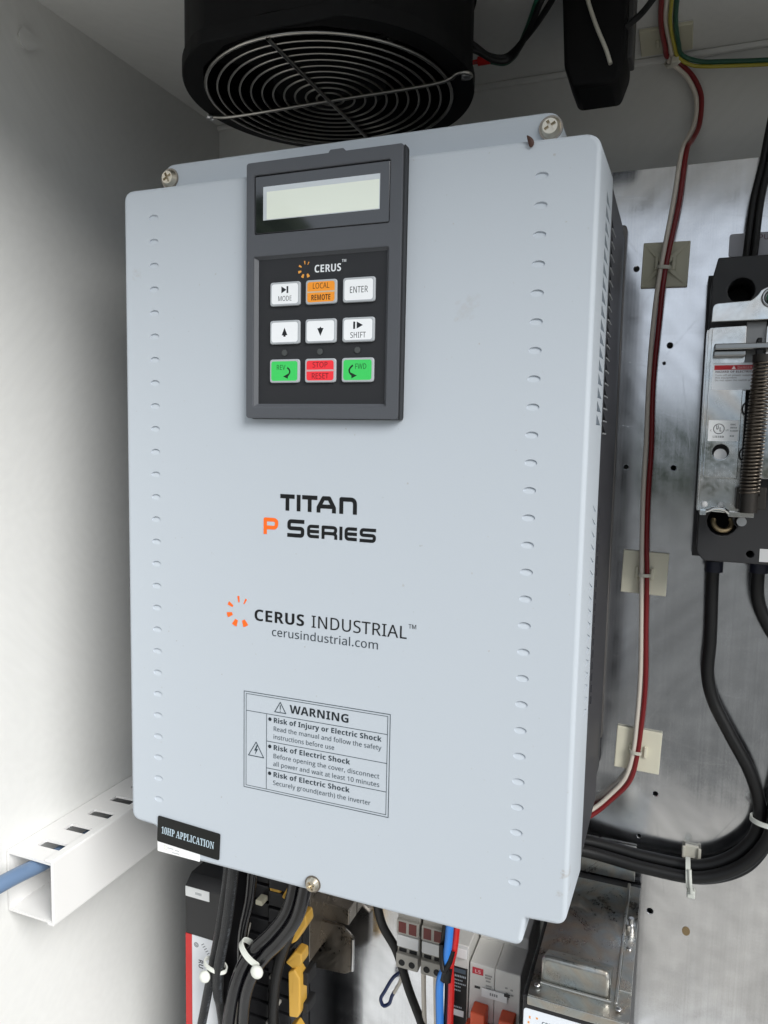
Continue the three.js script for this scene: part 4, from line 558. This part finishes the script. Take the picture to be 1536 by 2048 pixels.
{
  // terminal blocks
  for (let i = 0; i < 2; i++) {
    const x = i ? 0.0058 : -0.0135, t = thing('terminal_block', i ? 'grey terminal block, the right one, beside the blue wire' : 'grey terminal block, the left one, behind the slanting black cable', 'terminal block', [x, -0.309, 0], 'grey terminal blocks');
    mesh('case', rbox(0.0003, 0.0175, -0.0335, 0.012, 0.002, 0.044, 0.0008), M.termGrey, t);
    for (const y of [-0.0005, -0.027]) mesh('step', rbox(0.0003, 0.0175, y - 0.0065, y + 0.0045, 0.043, 0.047, 0.0006), M.termGrey, t);
    for (let k = 0; k < 2; k++) { mesh('wire_entry', box(0.0020 + k * 0.008, 0.0078 + k * 0.008, -0.0055, 0.0028, 0.0468, 0.0473), std([0.16, 0.035, 0.03]), t); mesh('wire_entry', cyl(0.0024, 0.0008, [0.0050 + k * 0.0078, -0.0290, 0.0470], 'z', 14), M.blackMatt, t); mesh('slot', rbox(0.0018 + k * 0.008, 0.0076 + k * 0.008, -0.0222, -0.0196, 0.0438, 0.0446, 0.0003, 1), M.blackMatt, t); }
    mesh('marker_strip', rbox(0.0006, 0.0172, -0.0175, -0.0085, 0.0438, 0.0462, 0.0004), M.white, t);
  }
  const rail = tag(mesh('din_rail', [box(-0.03, 0.095, -0.327, -0.300, 0.0005, 0.002)], M.steel), 'flat steel rail behind the terminal blocks and the breaker', 'rail');
  // black labelled relay
  const r = thing('fuse_holder', 'slim device with a black printed front between the wires and the breaker', 'fuse holder', [0, 0, 0]);
  mesh('case', rbox(0.0335, 0.0497, -0.47, -0.2885, 0.002, 0.0785, 0.0008), M.breaker, r);
  print('front_label', r, 0.0375, 0.0492, -0.385, -0.3045, 0.0785, (g) => { for (const [y, w, h] of [[310, 7, 1.5], [313.2, 5, 1.0], [315.6, 7.5, 1.0], [318, 4.5, 1.0], [320.6, 4, 1.0], [332.5, 5, 1.2]]) { g.fillStyle = '#a9b4bd'; for (let k = 0; k < w; k += 1.15) g.fillRect(40.6 + k, y, 0.8, h); } g.fillStyle = '#4d5d6b'; g.fillRect(40, 305.5, 8, 3); g.fillStyle = '#dfe3e6'; g.fillRect(39, 335, 8.5, 4.5); }, { res: 12, bg: '#0f1214', thick: 0.0005 });
  mesh('top_clip', [rbox(0.0375, 0.0492, -0.2958, -0.2890, 0.058, 0.082, 0.0006)], M.white, r);
  // breaker
  const b = thing('circuit_breaker', 'two-pole beige circuit breaker with two orange-red handles under the drive', 'circuit breaker', [0, 0, 0]);
  mesh('case', [rbox(0.0507, 0.0676, -0.39, -0.2985, 0.002, 0.079, 0.0008), rbox(0.0678, 0.0848, -0.39, -0.2985, 0.002, 0.079, 0.0008)], M.breaker, b);
  mesh('top_step', rbox(0.0509, 0.0846, -0.2988, -0.2905, 0.002, 0.052, 0.0008), M.breaker, b);
  mesh('logo_plate', box(0.0527, 0.0600, -0.3055, -0.3012, 0.079, 0.0794), std([0.55, 0.03, 0.05]), b);
  print('logo_mark', b, 0.0530, 0.0597, -0.3052, -0.3016, 0.0796, (g) => textIn(g, 'LS', 54.2, 58.6, 304.4 * -1, 2.2, 'bold $px sans-serif', '#e9b9be'), { res: 30 });
  print('rating_print', b, 0.0605, 0.0845, -0.3205, -0.3015, 0.0793, (g) => { g.fillStyle = '#8c8c8a'; for (const [x, y, w] of [[61.4, 304, 4.5], [61.4, 305.8, 4], [62, 308, 3], [75, 309, 1.5], [78.5, 309.5, 1.5], [75.4, 312.5, 1.2], [79, 313, 1.2], [62, 311.2, 4], [62.4, 313, 3], [76, 316, 1.5]]) for (let k = 0; k < w; k += 0.8) g.fillRect(x + k, y, 0.55, 1.1); }, { res: 16 });
  print('name_strip', b, 0.0595, 0.0765, -0.3195, -0.3135, 0.0797, (g) => { g.fillStyle = '#8d8f90'; for (let k = 0; k < 4; k++) g.fillRect(65 + k * 1.4, 315.4, 1.0, 1.9); }, { res: 14, bg: '#eceeee', thick: 0.0004 });
  for (const x of [0.0594, 0.0781]) {
    mesh('handle', [rbox(x - 0.0048, x + 0.0050, -0.3375, -0.3245, 0.079, 0.0900, 0.0012)], M.orange, b);
  }
  mesh('handle_link', rbox(0.0505, 0.0832, -0.3490, -0.3372, 0.0795, 0.0935, 0.0012), M.orange, b);
  mesh('indicator_window', [box(0.0545, 0.0582, -0.3155, -0.3140, 0.079, 0.0793), box(0.0745, 0.0782, -0.3150, -0.3132, 0.0798, 0.0803)], M.charcoal, b);
  tag(mesh('loop_wire', tube([[-0.012, -0.342, 0.03], [-0.0185, -0.3660, 0.021], [-0.0245, -0.3735, 0.020], [-0.0318, -0.3880, 0.019], [-0.0355, -0.3970, 0.018], [-0.0332, -0.4015, 0.018], [-0.0285, -0.3985, 0.018], [-0.0258, -0.3905, 0.019], [-0.0235, -0.3855, 0.02]], 0.0014, 80), M.navyWire), 'dark blue wire bent into a narrow loop beside the slanting cable', 'wire');
  tag(mesh('white_wire', tube([[-0.0235, -0.3860, 0.02], [-0.0205, -0.3790, 0.022], [-0.0165, -0.3700, 0.026], [-0.011, -0.343, 0.03]], 0.0014, 40), M.whiteWire), 'short white wire rising from the end of the dark blue loop', 'wire');
  for (const [x, l] of [[0.0012, 'pale wire hanging from the right terminal block, left of two'], [0.0105, 'pale wire hanging from the right terminal block, right of two']]) tag(mesh('white_wire', tube([[x + 0.006, -0.337, 0.043], [x + 0.006, -0.36, 0.041], [x + 0.007, -0.40, 0.038]], 0.0018, 30), M.whiteWire), l, 'wire');
}
{
  // metal-topped box at the lower right
  const yT = -0.262, zF = 0.140, xa = 0.0965, xb = 0.1537;
  const b = thing('filter_box', 'black box with a shiny zinc top plate and a white front label below the drive', 'box', [0, 0, 0]);
  mesh('case', rbox(xa, xb, -0.47, yT - 0.0012, 0.002, zF, 0.0012), M.black, b);
  const topS = polyShape(rectPts(xa + 0.0028, xb, -(zF + 0.0004), -0.012), 0.0012);
  mesh('top_plate', uvBox(new THREE.ExtrudeGeometry(topS, { depth: 0.0014, bevelEnabled: false }).rotateX(-Math.PI / 2).translate(0, yT - 0.0012, 0)), M.zincDull, b);
  mesh('top_lip', rbox(xa + 0.0028, xb, yT - 0.0055, yT - 0.0002, zF, zF + 0.0013, 0.0006), M.zincDull, b);
  // pressed louvre: raised hood with an open front
  const hood = slab(polyShape([[0.1040, 0], [0.1426, 0], [0.1422, 0.0160], [0.1044, 0.0160]], [0.0004, 0.0004, 0.0045, 0.0045]), 0.098, 0.1278, 0.0022, 4, 10);   // seen from the front, then sloped down to the back
  { const p = hood.attributes.position; for (let k = 0; k < p.count; k++) { const f = Math.min(1, Math.max(0.02, (p.getZ(k) - 0.097) / 0.026)); p.setY(k, yT + p.getY(k) * f); } hood.computeVertexNormals(); }
  mesh('pressed_hood', crease(hood, 0.6), M.zincDull, b);
  mesh('hood_lip', tube([[0.1045, yT + 0.0008, 0.1290], [0.124, yT + 0.0008, 0.1292], [0.1434, yT + 0.0008, 0.1292]], 0.0009, 12), M.zincDull, b);
  mesh('side_flange', [rbox(0.1450, 0.1470, yT, yT + 0.0032, 0.010, 0.132, 0.0006), rbox(0.1470, xb, yT, yT + 0.0012, 0.010, 0.118, 0.0004)], M.zincDull, b);
  mesh('upright_flange', [rbox(0.100, 0.1492, yT, -0.236, 0.001, 0.0026, 0.0005)], M.zincDull, b);
  for (const [x, z, r] of [[0.1033, 0.1330, 0.0016], [0.1476, 0.1340, 0.0018], [0.1500, 0.0800, 0.0019]]) mesh('screw', new THREE.SphereGeometry(r, 14, 8).scale(1, 0.5, 1).translate(x, yT + 0.0016, z), M.steel, b);
  mesh('bolt', [cyl(0.0030, 0.004, [0.1500, yT + 0.003, 0.060], 'y', 6), cyl(0.0016, 0.008, [0.1500, yT + 0.005, 0.060], 'y', 12)], M.steel, b);
  const cx = xa + 0.001;
  print('front_label', b, xa + 0.0010, xb - 0.0015, -0.33, -0.2705, zF + 0.0001, (g) => { for (const [x, y, w, h] of [[100.5, 274.5, 1.0, 1.6], [104.4, 274.2, 1.2, 1.2], [99.9, 277.8, 1.1, 1.4], [101.5, 280.4, 1.3, 1.0], [103.8, 280.6, 1.3, 1.0]]) { g.fillStyle = '#e39a5b'; g.fillRect(x, y, w, h); } textIn(g, 'CERUS', 107.6, 117, -278.0, 2.3, 'bold $px sans-serif', '#4b545c'); textIn(g, 'INDUSTRIAL', 107.6, 117.4, -280.3, 1.0, '$px sans-serif', '#6b747c'); }, { res: 14, bg: '#e4e9f0', thick: 0.0003, r: 0.0018 });
}
renderer.render(scene, camera);
